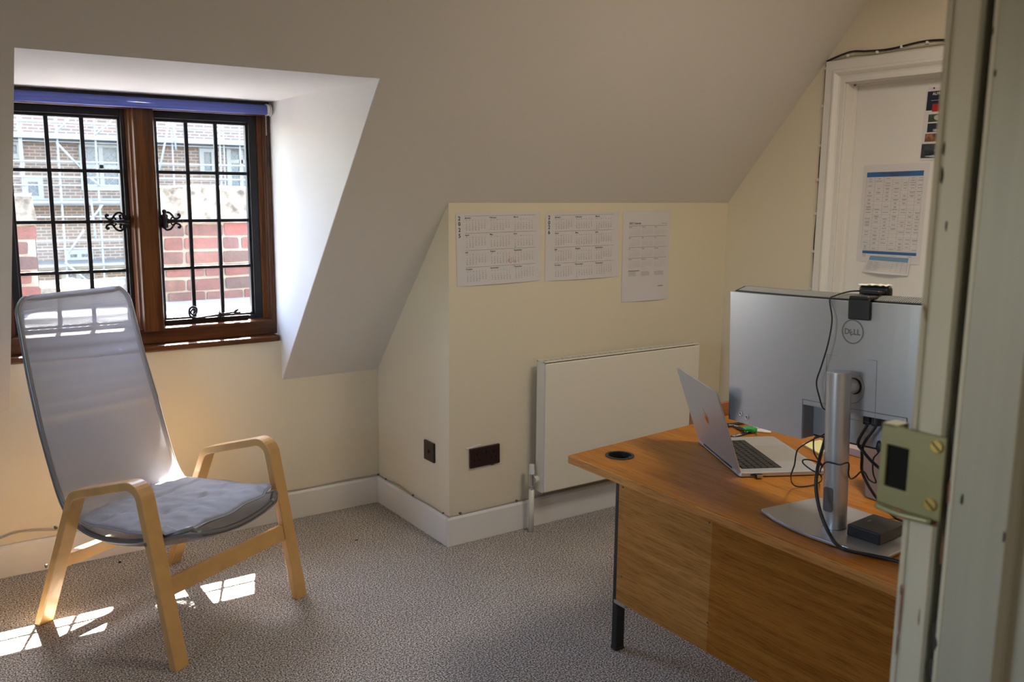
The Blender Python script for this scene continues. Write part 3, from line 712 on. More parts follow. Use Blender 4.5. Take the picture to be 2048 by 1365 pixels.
link('wall_bracket', B(rx1-.23, rx1-.2, Y2-.046, Y2-.0005, rz0+.1, rz1-.1), M_RAD, rad)
vx = at(1062, 960, 1, Y2-.055)[0]; vz = rz0+.055
bm = bmesh.new(); cyl((vx, Y2-.06, vz-.03), (vx, Y2-.06, vz+.03), .014, bm=bm); cyl((vx, Y2-.06, vz), (rx0-.01, Y2-.06, vz), .010, bm=bm); cyl((vx, Y2-.06, vz-.038), (vx, Y2-.06, vz-.022), .017, bm=bm, n=6); cyl((vx+.018, Y2-.06, vz), (vx+.03, Y2-.06, vz), .015, bm=bm, n=6)
val = link('valve', bm, M_STEEL, rad, bevel=.001)
link('valve_cap', cyl((vx, Y2-.06, vz+.028), (vx, Y2-.06, vz+.072), .013, r2=.0115), M_WHITEPL, val, bevel=.002)
link('valve_collar', cyl((rx0-.018, Y2-.06, vz), (rx0+.004, Y2-.06, vz), .016), M_RAD, rad, bevel=.002)
link('supply_pipe', cyl((vx, Y2-.06, 0), (vx, Y2-.06, vz-.03), .0125), M_RAD, rad, smooth=True)

# ------------------------------------------------------------------ sockets on the walls
def plate(name, pts4, axis, val, label, cat, mat_, thick):
    a = at(*pts4[0], axis, val); b = at(*pts4[1], axis, val)
    return a, b
a = at(938, 894, 1, Y2); b = at(997, 927, 1, Y2)
sx0, sx1, szc = a[0], b[0], (a[2]+b[2])/2-.002
sz0, sz1 = szc-.045, szc+.045
so_ = empty('power_socket', ((sx0+sx1)/2, Y2, szc), 'dark brown double power socket on the back wall', 'socket')
M_S = Matrix.Translation(((sx0+sx1)/2, Y2, szc)) @ Matrix.Rotation(math.radians(-1.0), 4, 'Y')
hw = (sx1-sx0)/2
link('faceplate', B(-hw, hw, -.012, 0, -.043, .043, m=M_S), M_BROWNPL, so_, bevel=.003)
for s in (-1, 1):
    link('rocker_switch', B(s*.010-.007, s*.010+.007, -.017, -.010, .010, .030, m=M_S), M_BLACKPL, so_, bevel=.002)
    bm = B(s*.042-.003, s*.042+.003, -.0125, -.011, .008, .020, m=M_S); B(s*.042-.016, s*.042-.008, -.0125, -.011, -.014, -.009, bm=bm, m=M_S); B(s*.042+.008, s*.042+.016, -.0125, -.011, -.014, -.009, bm=bm, m=M_S)
    link('socket_holes', bm, M_DARKSLOT, so_)
bm = bmesh.new()
for (x, z, w) in ((-.06, .046, .03), (-.035, .050, .02), (.06, -.047, .03), (0, -.0475, .05)):
    link('plaster_edge', B(x-w, x+w, -.004, 0, z-.004, z+.004, m=M_S), M_DOORW, so_, bevel=.0015)
bm.free()
a = at(851, 877, 0, XS); b = at(871, 925, 0, XS)
tv = empty('aerial_socket', (XS, (a[1]+b[1])/2, (a[2]+b[2])/2), 'small dark brown aerial socket plate on the side wall', 'socket')
yc, zc_ = (a[1]+b[1])/2, (a[2]+b[2])/2-.004
link('faceplate', B(XS-.010, XS, yc-.043, yc+.043, zc_-.043, zc_+.043), M_BROWNPL, tv, bevel=.002)
bm = bmesh.new(); disc_ring((XS-.010, yc, zc_), (-1, 0, 0), .003, .008, .004, bm=bm)
link('aerial_port', bm, M_BLACKPL, tv)

# ------------------------------------------------------------------ wall cables
wc = empty('skirting_cable', (1.2, Y1-.006, .134), 'thin grey cable clipped along the top of the skirting boards', 'cable')
pts = [(-.6, Y1-.012, .136), (.12, Y1-.014, .150), (.30, Y1-.012, .172), (.45, Y1-.014, .150), (.62, Y1-.012, .137), (.9, Y1-.010, .136), (1.2, Y1-.010, .140), (1.45, Y1-.010, .134), (1.62, Y1-.010, .138), (1.78, Y1-.010, .136), (XS-.010, Y1-.012, .135)]
side = [(XS-.010, Y1-.03, .135), (XS-.010, 3.70, .134), (XS-.010, 3.60, .140), (XS-.010, 3.50, .134), (XS-.010, 3.42, .129), (XS-.011, 3.30, .134), (XS-.010, Y2-.004, .133)]
fr = [(XS+.004, Y2-.010, .133), (1.95, Y2-.008, .131), (2.2, Y2-.008, .134), (2.5, Y2-.008, .131), (3.4, Y2-.008, .131)]
link('cable_run', tube(spline(pts+side+fr, 6), .0030, n=6), M_CABLEW, wc, smooth=True)
for c in ((XS-.012, Y1-.015), (XS-.012, 3.70), (XS-.012, 3.43), (XS-.012, 3.16), (1.88, Y2-.010), (2.17, Y2-.010), (1.30, Y1-.012), (.55, Y1-.012)):
    bm = bmesh.new(); bmesh.ops.create_uvsphere(bm, u_segments=8, v_segments=6, radius=.0055, matrix=Matrix.Translation((c[0], c[1], .136)) @ Matrix.Diagonal((1.3 if c[1] < Y2 or c[1] > 3.75 else .8, 1.3, .8, 1)))
    link('cable_clip', bm, M_CLIP, wc, smooth=True)
dc = empty('door_frame_cable', (XR, OE, 1.2), 'thin black cable clipped around the white door frame', 'cable')
ytop = OE
zt = DOZ+.093
cpts = [(XR-.006, OE+.006, .74), (XR-.005, OE+.010, .9), (XR-.005, OE+.005, 1.1), (XR-.005, OE+.011, 1.27), (XR-.005, OE+.006, 1.45), (XR-.005, OE+.010, 1.62), (XR-.005, OE+.005, 1.8), (XR-.005, OE+.008, 1.98), (XR-.005, OE+.006, 2.052), (XR-.008, OE-.01, zt+.008), (XR-.008, OE-.11, zt+.030), (XR-.008, OE-.19, zt+.024), (XR-.008, OE-.30, zt+.020), (XR-.008, OE-.45, zt+.032), (XR-.008, OE-.60, zt+.022), (XR-.008, OE-.8, zt+.03)]
link('cable_run', tube(spline(cpts, 6), .0042, n=6), M_RUBBER, dc, smooth=True)
link('second_strand', tube(spline([(XR-.004, OE-.01, zt+.004), (XR-.004, OE-.12, zt+.014), (XR-.004, OE-.22, zt+.010), (XR-.004, OE-.4, zt+.013), (XR-.004, OE-.8, zt+.012)], 6), .0035, n=6), M_CABLEW, dc, smooth=True)
for (y, z) in ((OE+.008, 2.03), (OE+.012, 1.87), (OE+.012, 1.70), (OE+.012, 1.55), (OE+.012, 1.40), (OE+.012, 1.23), (OE+.012, 1.06), (OE-.10, zt+.016), (OE-.24, zt+.014), (OE-.35, zt+.022), (OE-.46, zt+.026)):
    link('cable_clip', B(XR-.012, XR, y-.006, y+.006, z-.006, z+.006), M_WHITEPL, dc, bevel=.002)

# ------------------------------------------------------------------ paper things
def sheet(name, corners, label, cat, mats, nx=16, ny=14, curl=.006, nrm=(0, -1, 0), group=None, lift=.0012):
    """corners: TL,TR,BR,BL world; returns (object, map(u,v,h)) u right, v down"""
    TL, TR, BR, BL = [Vector(c) for c in corners]; n = Vector(nrm)
    def mp(u, v, h=0):
        p = (TL*(1-u)+TR*u)*(1-v)+(BL*(1-u)+BR*u)*v
        c = curl*(max(0, v-.55)/.45)**2*math.sin(PI*min(1, max(0, u)))+curl*.12*math.sin(7*u+3*v)
        return p+n*(lift+abs(c)+h)
    bm = bmesh.new(); g = [[bm.verts.new(mp(i/nx, j/ny)) for i in range(nx+1)] for j in range(ny+1)]
    for j in range(ny):
        for i in range(nx): bm.faces.new((g[j][i], g[j+1][i], g[j+1][i+1], g[j][i+1]))
    o = link(name, bm, mats, None, smooth=True)
    setp(o, label, cat, group)
    return o, mp
def ink(parent, mp, items, name, m, h=.0005):
    """items: ('t', text, u, v, size(v-units of sheet height), align) / ('b', u0,v0,u1,v1)"""
    bm = bmesh.new()
    asp = (mp(0, 0)-mp(1, 0)).length/(mp(0, 0)-mp(0, 1)).length
    for it in items:
        if it[0] == 'b':
            _, u0, v0, u1, v1 = it
            n = max(1, int(abs(u1-u0)*14)); k = max(1, int(abs(v1-v0)*12))
            for i in range(n):
                for j in range(k):
                    ua, ub = u0+(u1-u0)*i/n, u0+(u1-u0)*(i+1)/n; va, vb = v0+(v1-v0)*j/k, v0+(v1-v0)*(j+1)/k
                    bm.faces.new([bm.verts.new(mp(*q, h)) for q in ((ua, va), (ua, vb), (ub, vb), (ub, va))])
        else:
            s, u, v, size, al = it[1:6]; bold = it[6] if len(it) > 6 else 0
            text_into(bm, s, Matrix.Identity(4), size, al, bold=bold, fn=lambda p, u=u, v=v: mp(u+p.x/asp, v-p.y, h*1.5))
    return link(name, bm, m, parent)
MN = ['January', 'February', 'March', 'April', 'May', 'June', 'July', 'August', 'September', 'October', 'November', 'December']
def cal_items(year, u0, u1, v0, v1, ts, ds, frac=.86):
    T, D, L_ = [], [], []
    cw, ch = (u1-u0)/3, (v1-v0)/4
    for m in range(12):
        c, r = m % 3, m//3; cu, cv = u0+c*cw, v0+r*ch
        T.append(('t', MN[m], cu, cv+ts*.95, ts, 'LEFT', ts*.012))
        rows = calendar.Calendar(0).monthdayscalendar(year, m+1)
        dw = cw*frac/7; dh = (ch-ts*1.5)/7.2
        for k, s in enumerate('MTWTFSS'): D.append(('t', s, cu+(k+.5)*dw, cv+ts*1.25+dh*.8, ds, 'CENTER'))
        for j, w in enumerate(rows):
            for k, d in enumerate(w):
                if d: D.append(('t', str(d), cu+(k+.5)*dw, cv+ts*1.25+dh*(j+1.85), ds, 'CENTER'))
    for r in range(4): L_.append(('b', u0, v0+r*ch-.006, u1-.01, v0+r*ch-.0035))
    return T, D, L_
yw = Y2
def W2c(pts): return [at(*p, 1, yw) for p in pts]
G = 'year planners taped to the back wall'
c1, mp = sheet('wall_calendar', W2c([(911, 427), (1079, 424), (1080, 561), (914, 574)]), 'landscape 2025 year calendar sheet, leftmost of three on the back wall', 'calendar', M_PAPER)
T, D, L_ = cal_items(2025, .10, .96, .045, .985, .032, .022)
ink(c1, mp, T+L_, 'month_names', M_INK); ink(c1, mp, D, 'day_numbers', M_INKL)
ink(c1, mp, [('t', '2', .024, .095, .075, 'LEFT', .001), ('t', '0', .024, .170, .075, 'LEFT', .001), ('t', '2', .024, .250, .075, 'LEFT', .001), ('t', '5', .024, .330, .075, 'LEFT', .001)], 'handwritten_year', M_PEN, .0008)
bm_items = [('b', .60+.012*k, .66+.01*((k*7) % 5)-.03*(k % 2), .606+.012*k, .70+.008*((k*5) % 4)) for k in range(8)]
ink(c1, mp, bm_items, 'red_marks', M_RED, .0007)
c2, mp = sheet('wall_calendar', W2c([(1091, 426), (1237, 423), (1237, 553), (1089, 563)]), 'landscape 2026 year calendar sheet, middle of three on the back wall', 'calendar', M_PAPER)
T, D, L_ = cal_items(2026, .12, .94, .045, .985, .034, .023)
ink(c2, mp, T+L_, 'month_names', M_INK); ink(c2, mp, D, 'day_numbers', M_INKL)
ink(c2, mp, [('t', '2', .03, .095, .08, 'LEFT', .001), ('t', '0', .03, .170, .08, 'LEFT', .001), ('t', '2', .03, .235, .08, 'LEFT', .001), ('t', '6', .03, .310, .08, 'LEFT', .001)], 'handwritten_year', M_PEN, .0008)
c3, mp = sheet('wall_calendar', W2c([(1246, 423), (1339, 422), (1335, 598), (1242, 605)]), 'portrait 2027 calendar sheet, rightmost of three on the back wall', 'calendar', M_PAPER)
T, D, L_ = cal_items(2027, .13, .95, .165, .64, .014, .010)
ink(c3, mp, T+L_+[('t', '2027 Calendar', .13, .142, .030, 'LEFT', .0004), ('t', 'United Kingdom', .95, .142, .013, 'RIGHT'), ('b', .13, .655, .36, .662)], 'month_names', M_INK)
small = [('b', u, v, u+w, v+.003) for u, w in ((.13, .16), (.40, .18), (.68, .2)) for v in (.672, .682, .692, .702, .712)]
ink(c3, mp, D+small+[('b', .76, .835, .88, .845)], 'day_numbers', M_INKL)
# door papers
XD = XR+.068
def Dc(pts): return [at(*p, 0, XD) for p in pts]
t1, mp = sheet('door_timetable', Dc([(1729, 331), (1860, 325), (1839, 530), (1713, 522)]), 'large white timetable sheet with blue header band on the inner door', 'poster', M_PAPER, nrm=(-1, 0, 0), curl=.004)
for b_ in (('b', .06, .075, .93, .125), ('b', .09, .885, .94, .915)): ink(t1, mp, [b_], 'blue_band', M_BLUEB)
ink(t1, mp, [('t', 'Academic & Educational Programming', .50, .098, .022, 'CENTER', .0005), ('t', '2025/2026', .50, .119, .020, 'CENTER', .0005)], 'heading', M_INK, .0009)
it = []; rv = [.13, .16, .178, .205, .225, .262, .30, .335, .372, .41, .45, .465, .51, .54, .57, .60, .63, .67, .70, .74, .78, .82, .85, .875]
for v in rv: it.append(('b', .06+.03*v, v, .93, v+.0012))
for u in (.06, .20, .34, .48, .61, .72, .83, .93): it.append(('b', u, .13, u+.0025, .875))
rnd = random.Random(4)
for j in range(len(rv)-1):
    for k, u in enumerate((.06, .20, .34, .48, .61, .72, .83)):
        if rnd.random() < .8:
            w = rnd.uniform(.04, .09); vm = (rv[j]+rv[j+1])/2; cu = u+.065
            it.append(('b', cu-w/2, vm-.003, cu+w/2, vm+.002))
            if rv[j+1]-rv[j] > .03 and rnd.random() < .6: it.append(('b', cu-w/3, vm+.007, cu+w/3, vm+.011))
for k in range(7): it.append(('b', .09+k*.12, .925+.003*(k % 2), .15+k*.12, .930)); it.append(('b', .10+k*.12, .94, .14+k*.12, .945))
ink(t1, mp, it, 'table_lines', M_INKL)
t2, mp = sheet('door_notice', [p+Vector((-.004, 0, 0)) for p in Dc([(1738, 509), (1824, 515), (1817, 552), (1726, 544)])], 'small sheet with pale blue header overlapping the timetable foot', 'notice', M_PAPER, nrm=(-1, 0, 0), curl=.012)
ink(t2, mp, [('b', .06, .06, .95, .30)], 'blue_band', M_BLUEL)
it = [('b', .15, .10, .85, .125), ('b', .35, .17, .65, .19), ('b', .3, .23, .7, .25)]
for v in (.36, .46, .56, .66, .76, .86): it.append(('b', .06, v, .95, v+.006))
for u in (.06, .2, .32, .62, .72, .83, .95): it.append(('b', u, .34, u+.004, .86))
for k in range(5): it.append(('b', .08, .39+k*.1, .17, .41+k*.1)); it.append(('b', .22, .40+k*.1, .30, .42+k*.1))
ink(t2, mp, it, 'table_lines', M_INKL)
# strip of event posters, partly behind the door jamb
def Dq(x0, y0, x1, y1, w):   # left edge pixels, width in metres to the right (toward the camera)
    a = at(x0, y0, 0, XD); b = at(x1, y1, 0, XD)
    return [a, a+Vector((0, -w, 0)), b+Vector((0, -w, 0)), b]
ep, mp = sheet('event_poster', Dq(1854, 181, 1839, 321, .20), 'narrow white poster strip with dark picture panels at the door edge', 'poster', M_PAPER, nrm=(-1, 0, 0), curl=.002)
for b_ in (('b', .03, .02, .97, .29), ('b', .10, .475, .97, .60)): ink(ep, mp, [b_], 'navy_panel', M_NAVY)
ink(ep, mp, [('b', .16, .20, .97, .31)], 'red_panel', M_REDC, .0008)
ink(ep, mp, [('b', .55, .345, .97, .455)], 'yellow_panel', M_YELC)
ink(ep, mp, [('t', 'ALFRED', .14, .075, .055, 'LEFT', .0012), ('t', 'B', .62, .125, .055, 'LEFT', .0012), ('t', '1880s', .22, .592, .05, 'LEFT', .0012), ('b', .12, .148, .6, .152)], 'white_lettering', M_WHITEPL, .0010)
ink(ep, mp, [('b', .10, .345, .55, .455)], 'portrait_photo', mat('green_photo', (.06, .09, .05), .5, var=.6, vscale=60))
bm = bmesh.new()
el = [mp(.33+.11*math.cos(t*PI/8), .395+.042*math.sin(t*PI/8), .0010) for t in range(16)]
bm.faces.new([bm.verts.new(p) for p in el]); link('portrait_face', bm, mat('pale_print', (.5, .46, .38), .6, var=.25, vscale=80), ep)
ink(ep, mp, [('b', .07, .62, .9, .735)], 'crowd_photo', mat('warm_photo', (.22, .09, .05), .5, var=.8, vscale=70))
ink(ep, mp, [('b', .02, .765, .9, .97)], 'night_photo', mat('dark_landscape_photo', (.03, .035, .045), .4, var=.9, vscale=25))
bm = bmesh.new()
for (cu, cv, a_, b_) in ((.55, .81, .14, .022), (.5, .86, .2, .018), (.62, .79, .12, .012), (.42, .945, .3, .018)):
    bm.faces.new([bm.verts.new(mp(cu+a_*math.cos(t*PI/8)*(1+.2*math.sin(3*t)), cv+b_*math.sin(t*PI/8), .0010)) for t in range(16)])
link('cloud_shapes', bm, mat('pale_blue_print', (.35, .42, .52), .5, var=.3, vscale=60), ep)
pn, mp2 = sheet('poster_fixing', Dq(1858, 176, 1857, 181, .05), 'scrap of paper pinned above the narrow poster strip', 'paper', M_PAPER, nrm=(-1, 0, 0), nx=3, ny=2, curl=.001)
link('pin', cyl(mp2(.5, .3, 0), mp2(.5, .3, .004), .003, n=8), M_BLACKPL, pn)

# ------------------------------------------------------------------ desk
ZT = .718
dk = empty('office_desk', (2.0, 1.25, 0), 'honey-coloured wooden desk with modesty panel and black metal legs', 'desk')
top = [(1.594, 2.022), (1.594, .52), (2.415, .52), (2.415, 2.108)]
TH = .025
tp = link('desktop', prism(top, ZT-TH, ZT, lambda p, q, t: Vector((p, q, t))), M_OAK, dk, bevel=.003)
bo = tp.modifiers.new('hole', 'BOOLEAN')   # cable hole cut with a cutter mesh
gcx, gcy = 1.716, 1.934
cut = link('cutter', cyl((gcx, gcy, ZT-.1), (gcx, gcy, ZT+.1), .036, n=32), M_OAK)
bo.object = cut; bo.solver = 'EXACT'
# bake the hole so that no helper object stays in the scene
dg = bpy.context.evaluated_depsgraph_get(); ev = tp.evaluated_get(dg)
me2 = bpy.data.meshes.new_from_object(ev); tp.modifiers.clear(); tp.data = me2
bpy.data.objects.remove(cut)
bm = bmesh.new(); disc_ring((gcx, gcy, ZT-.020), (0, 0, 1), .033, .036, .0205, bm=bm); disc_ring((gcx, gcy, ZT+.0002), (0, 0, 1), .034, .043, .0022, bm=bm); cyl((gcx, gcy, ZT-.022), (gcx, gcy, ZT-.020), .034, bm=bm, n=32)
B(gcx+.012, gcx+.020, gcy-.034, gcy-.022, ZT-.012, ZT+.001, bm=bm)
link('cable_grommet', bm, M_BLACKPL, dk)
M_LIP = woodmat('desk_lipping_oak', (0.42, 0.17, 0.035), (0.60, 0.27, 0.075), 'Y', rough=0.4, spec=0.25, fine=90)
link('desk_lipping', B(1.5905, 1.5945, .522, 2.0215, ZT-TH+.0005, ZT-.0008), M_LIP, dk, bevel=.0012)
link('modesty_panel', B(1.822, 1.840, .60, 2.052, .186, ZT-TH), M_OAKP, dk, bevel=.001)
bm = bmesh.new()
for p in ((1246, 975), (1243, 1154), (1419, 1046), (1415, 1246)):
    q = at(*p, 0, 1.822); link('panel_screw', cyl(q+Vector((.001, 0, 0)), q+Vector((-.0012, 0, 0)), .0035, n=10), M_CLIP, dk)
bm.free()
for yy in (2.074, .62):
    link('leg', B(1.838, 1.872, yy-.013, yy+.013, .008, ZT-TH), M_LEGBLK, dk, bevel=.003)
    link('foot_pad', B(1.836, 1.874, yy-.015, yy+.015, 0, .012), M_BLACKPL, dk, bevel=.004)
    link('leg', B(2.34, 2.39, yy-.014, yy+.014, .012, ZT-TH), M_LEGBLK, dk, bevel=.003)
    link('side_rail', B(1.85, 2.37, yy-.012, yy+.012, ZT-TH-.04, ZT-TH), M_LEGBLK, dk)
link('panel_bracket', B(1.820, 1.842, 2.005, 2.060, .176, .188), M_STEEL, dk, bevel=.001)
# strip of reddish wood behind the far end
rb = link('wooden_board', B(2.226, 2.86, 2.135, 2.155, 0, .752), M_REDW, None, bevel=.002)
setp(rb, 'reddish wooden end board rising just behind the far end of the desk', 'board')

# ------------------------------------------------------------------ laptop
lap = empty('laptop', (2.05, 1.72, ZT), 'open silver laptop standing on the desk beside the monitor', 'laptop')
hl = Vector((2.018, 1.913, ZT)); hr = Vector((1.854, 1.595, ZT))
ex = (hr-hl).normalized(); LW = .3557; LD = .2481
ey = Vector((-ex.y, ex.x, 0)); ey = ey if ey.x > 0 else -ey      # toward the user
LM = Matrix.Identity(4); hl = hl+Vector((0, 0, .0006))
for i in range(3): LM[i][0] = ex[i]; LM[i][1] = ey[i]; LM[i][2] = (0, 0, 1)[i]; LM[i][3] = hl[i]
def rbox(x0, x1, y0, y1, z0, z1, r, m, bm=None):
    poly = rounded([(x0, y0), (x1, y0), (x1, y1), (x0, y1)], r, 5)
    return prism(poly, z0, z1, lambda p, q, t: m @ Vector((p, q, t)), bm=bm)
base = link('laptop_base', rbox(0, LW, 0, LD, .002, .013, .011, LM), M_ALU, lap, bevel=.0012)
bm = rbox(.03, LW-.03, .02, LD-.02, 0, .002, .01, LM); link('rubber_feet', bm, M_BLACKPL, lap)
kx0, kx1, ky0, ky1 = .040, LW-.040, .022, .135
link('keyboard_well', B(kx0-.002, kx1+.002, ky0-.002, ky1+.002, .0128, .0133, m=LM), M_DARKSLOT, base)
bm = bmesh.new()
rows = [14, 14, 14, 13, 12, 11]; rh = (ky1-ky0)/6
for r_, nk in enumerate(rows):
    wts = [1.0]*nk
    if r_ == 1: wts[-1] = 1.5
    if r_ == 2: wts[0] = 1.5
    if r_ == 3: wts[0] = 1.8; wts[-1] = 1.8
    if r_ == 4: wts[0] = 2.3; wts[-1] = 2.3
    if r_ == 5: wts = [1, 1, 1, 1.25, 5.2, 1.25, 1, 1, 1, 1]
    tot = sum(wts); x = kx0; pit = (kx1-kx0)/tot
    for w in wts:
        B(x+.0014, x+w*pit-.0014, ky0+r_*rh+.0012, ky0+(r_+1)*rh-.0012, .0133, .0146, bm=bm, m=LM); x += w*pit
link('keys', bm, M_KEY, base, bevel=.0006, seg=1)
link('trackpad', rbox(LW/2-.078, LW/2+.078, .143, .240, .0129, .0133, .004, LM), mat('trackpad_glass', (.40, .385, .37), .3, .3), base)
link('side_ports', B(LW-.0005, LW+.0004, .03, .055, .005, .009, m=LM), M_DARKSLOT, base)
# lid: leaning back about 20 degrees toward the visitor
tl_t = at(1368, 748, 1, 1.92); 
LT = Matrix.Translation(LM @ Vector((0, .0, .012))-LM.to_translation()) @ LM
lean = math.radians(19)
LL = LM @ Matrix.Translation((0, .003, .010)) @ Matrix.Rotation(PI/2+lean, 4, 'X')
# local lid coords: x along hinge, y up the lid, z toward the visitor's side after rotation
lid = link('screen_lid', rbox(0, LW, 0, LD-.004, -.0022, .0022, .010, LL), M_ALU, lap, bevel=.001)
link('display', rbox(.005, LW-.005, .006, LD-.009, .0022, .0026, .006, LL) if False else rbox(.005, LW-.005, .006, LD-.009, -.0027, -.0022, .006, LL), M_BLACKPL, lid)
link('hinge', cyl(LM @ Vector((.06, .003, .010)), LM @ Vector((LW-.06, .003, .010)), .0045), M_BLACKPL, lap, smooth=True)
# fruit-shaped logo on the lid
def logo_outline():
    pts = []
    for k in range(48):
        a = 2*PI*k/48; r = 1.0-.06*math.cos(2*a)
        x, y = .92*r*math.cos(a), r*math.sin(a)
        if y > 0: y -= .22*math.exp(-(x/.28)**2)
        else: y += .13*math.exp(-(x/.25)**2); x *= 1-.18*(-y)
        if x > 0:
            d = math.hypot(x-1.12, y-.22)
            if d < .48: x, y = 1.12+(x-1.12)/d*.48, .22+(y-.22)/d*.48
        pts.append((x, y))
    return pts
zface = .0022
bm = bmesh.new(); s_ = .0185; cxl, cyl_ = LW/2, (LD-.004)/2
def to_lid(p, q, t): return LL @ Vector((cxl-p*s_, cyl_+q*s_, t))
prism(logo_outline(), zface, zface+.0003, to_lid, bm=bm)
leaf = [(.05, 1.0), (.08, 1.25), (.22, 1.48), (.46, 1.60), (.44, 1.35), (.30, 1.12)]
prism(leaf, zface, zface+.0003, to_lid, bm=bm)
link('lid_logo', bm, M_APPLE, lid)
# usb receiver plugged into the right-hand side port
ua = LM @ Vector((LW, .050, .007))
ud = empty('usb_adapter', ua, 'tiny silver and black usb adapter plugged into the side of the laptop', 'adapter')
link('adapter_plug', B(LW+.0006, LW+.004, .046, .054, .005, .010, m=LM), M_STEEL, ud)
link('adapter_body', B(LW+.004, LW+.014, .042, .060, .0025, .0115, m=LM), M_BLACKPL, ud, bevel=.001)
link('adapter_sleeve', B(LW+.014, LW+.018, .043, .059, .0032, .0108, m=LM), M_STEEL, ud, bevel=.0008)

# ------------------------------------------------------------------ monitor on its stand
mon = empty('curved_monitor', (1.742, 1.21, ZT), 'large silver curved monitor seen from behind on its stand', 'monitor')
FX, FY = 1.742, 1.212
near = [(1.690, 1.385), (1.668, 1.33), (1.655, 1.27), (1.650, 1.212), (1.655, 1.15), (1.668, 1.09), (1.690, 1.04)]
poly = near+[(1.888, 1.052), (1.888, 1.362)]
poly = rounded(poly, [0.008, 0, 0, 0, 0, 0, .008, .02, .02], 4)
link('stand_base', prism(poly, ZT+.0015, ZT+.010, lambda p, q, t: Vector((p, q, t))), M_STAND, mon, bevel=.0025, seg=3)
lt = math.radians(2.6)    # the pole leans slightly
PM = Matrix.Translation((FX, FY, ZT+.010)) @ Matrix.Rotation(-lt, 4, 'X')
ov = [(.027*math.copysign(abs(math.cos(a))**.8, math.cos(a)), .0245*math.copysign(abs(math.sin(a))**.8, math.sin(a))) for a in [2*PI*k/40 for k in range(40)]]
pole_o = link('stand_column', prism(ov, 0, .362, lambda p, q, t: PM @ Vector((p, q, t))), M_STAND, mon, smooth=True)
pole_o.modifiers.new('w', 'EDGE_SPLIT').split_angle = math.radians(50)
link('column_cap', prism([(a*.93, b*.93) for a, b in ov], .362, .3635, lambda p, q, t: PM @ Vector((p, q, t))), M_ALU, pole_o)
# cable slot low in the column
slot = rounded([(-.012, .040), (.012, .040), (.012, .098), (-.012, .098)], .006, 4)
sd_dir = Matrix.Identity(4)
link('cable_slot', prism(slot, .0262, .0274, lambda p, q, t: PM @ sd_dir @ Vector((-t, p, q))), mat('slot_grey', (.16, .16, .17), .4, .6), pole_o)
# curved shell
RC = 2.1; MXC, MYC = 1.792, 1.228
HWD = .407; ZB, ZTOP = .900, 1.251
def mp3(s, d, z):
    """s along the width (+ = toward +y), d depth behind the rear face toward the user, z height; leaning with the pole"""
    a = s/RC; x = MXC+RC-(RC-d)*math.cos(a); y = (RC-d)*math.sin(a)
    zz = z-1.05
    return Vector((x, MYC+y+zz*lt*1.0, z-y*lt))
def shell(s0, s1, z0, z1, d0, d1, n=24, bm=None, taper=0):
    bm = bm or bmesh.new(); R_ = []
    for i in range(n+1):
        s = s0+(s1-s0)*i/n
        R_.append([bm.verts.new(mp3(s, d, z)) for d, z in ((d0, z0), (d0, z1), (d1, z1), (d1, z0))])
    for i in range(n):
        A, C = R_[i], R_[i+1]
        for k in range(4): bm.faces.new((A[k], A[(k+1) % 4], C[(k+1) % 4], C[k]))
    bm.faces.new(R_[0]); bm.faces.new(R_[-1][::-1]); return bm
NS0, NS1, NZ = -.139, .139, 1.000
bm = shell(-HWD, HWD, NZ, ZTOP-.004, 0, .020); bm2 = shell(NS1, HWD, ZB, NZ, 0, .020, n=10, bm=bm); shell(-HWD, NS0, ZB, NZ, 0, .020, n=10, bm=bm)
bmesh.ops.remove_doubles(bm, verts=bm.verts, dist=1e-5)
sh = link('rear_shell', bm, M_MONSH, mon, bevel=.006, seg=3)
link('port_recess', shell(NS0-.002, NS1+.002, ZB+.008, NZ+.002, .040, .045, n=10), M_MONSH, mon)
bm = B(0, 1, 0, 1, 0, 1); bm.free()
link('recess_side', shell(NS1-.001, NS1+.0012, ZB+.002, NZ, .004, .042, n=1), mat('dark_grey_shell', (.23, .23, .24), .5, .4), mon)
link('recess_side', shell(NS0-.0012, NS0+.001, ZB+.002, NZ, .004, .042, n=1), M_MONSH, mon)
link('port_shelf', shell(NS0+.002, NS1-.002, NZ-.013, NZ-.001, -.0005, .040, n=10), M_MONSH, mon, bevel=.001)
link('screen_body', shell(-HWD+.002, HWD-.002, ZB+.002, ZTOP-.002, .045, .058), M_BLACKPL, mon, bevel=.002)
link('inner_frame', shell(-HWD+.003, HWD-.003, NZ+.01, ZTOP-.010, .019, .046), M_BLACKPL, mon)
link('inner_frame', shell(NS1+.004, HWD-.003, ZB+.004, NZ+.01, .019, .046, n=10), M_BLACKPL, mon)
link('inner_frame', shell(-HWD+.003, NS0-.004, ZB+.004, NZ+.01, .019, .046, n=10), M_BLACKPL, mon)
def slant(s0, s1, n, pts, bm=None):
    bm = bm or bmesh.new(); R_ = [[bm.verts.new(mp3(s0+(s1-s0)*i/n, d, z)) for d, z in pts] for i in range(n+1)]
    m_ = len(pts)
    for i in range(n):
        for k in range(m_): bm.faces.new((R_[i][k], R_[i][(k+1) % m_], R_[i+1][(k+1) % m_], R_[i+1][k]))
    bm.faces.new(R_[0]); bm.faces.new(R_[-1][::-1]); return bm
link('top_bezel', slant(-HWD+.002, HWD-.002, 24, [(.010, ZTOP-.012), (.014, ZTOP-.001), (.044, ZTOP+.009), (.057, ZTOP+.009), (.057, ZTOP-.012)]), M_BLACKPL, mon)
bm = bmesh.new(); n = 150
for k in range(n):
    s = -HWD+.012+(2*HWD-.024)*(k+.5)/n
    slant(s-.0009, s+.0009, 1, [(.016, ZTOP-.0012), (.016, ZTOP+.0012), (.043, ZTOP+.0100), (.043, ZTOP+.0075)], bm=bm)
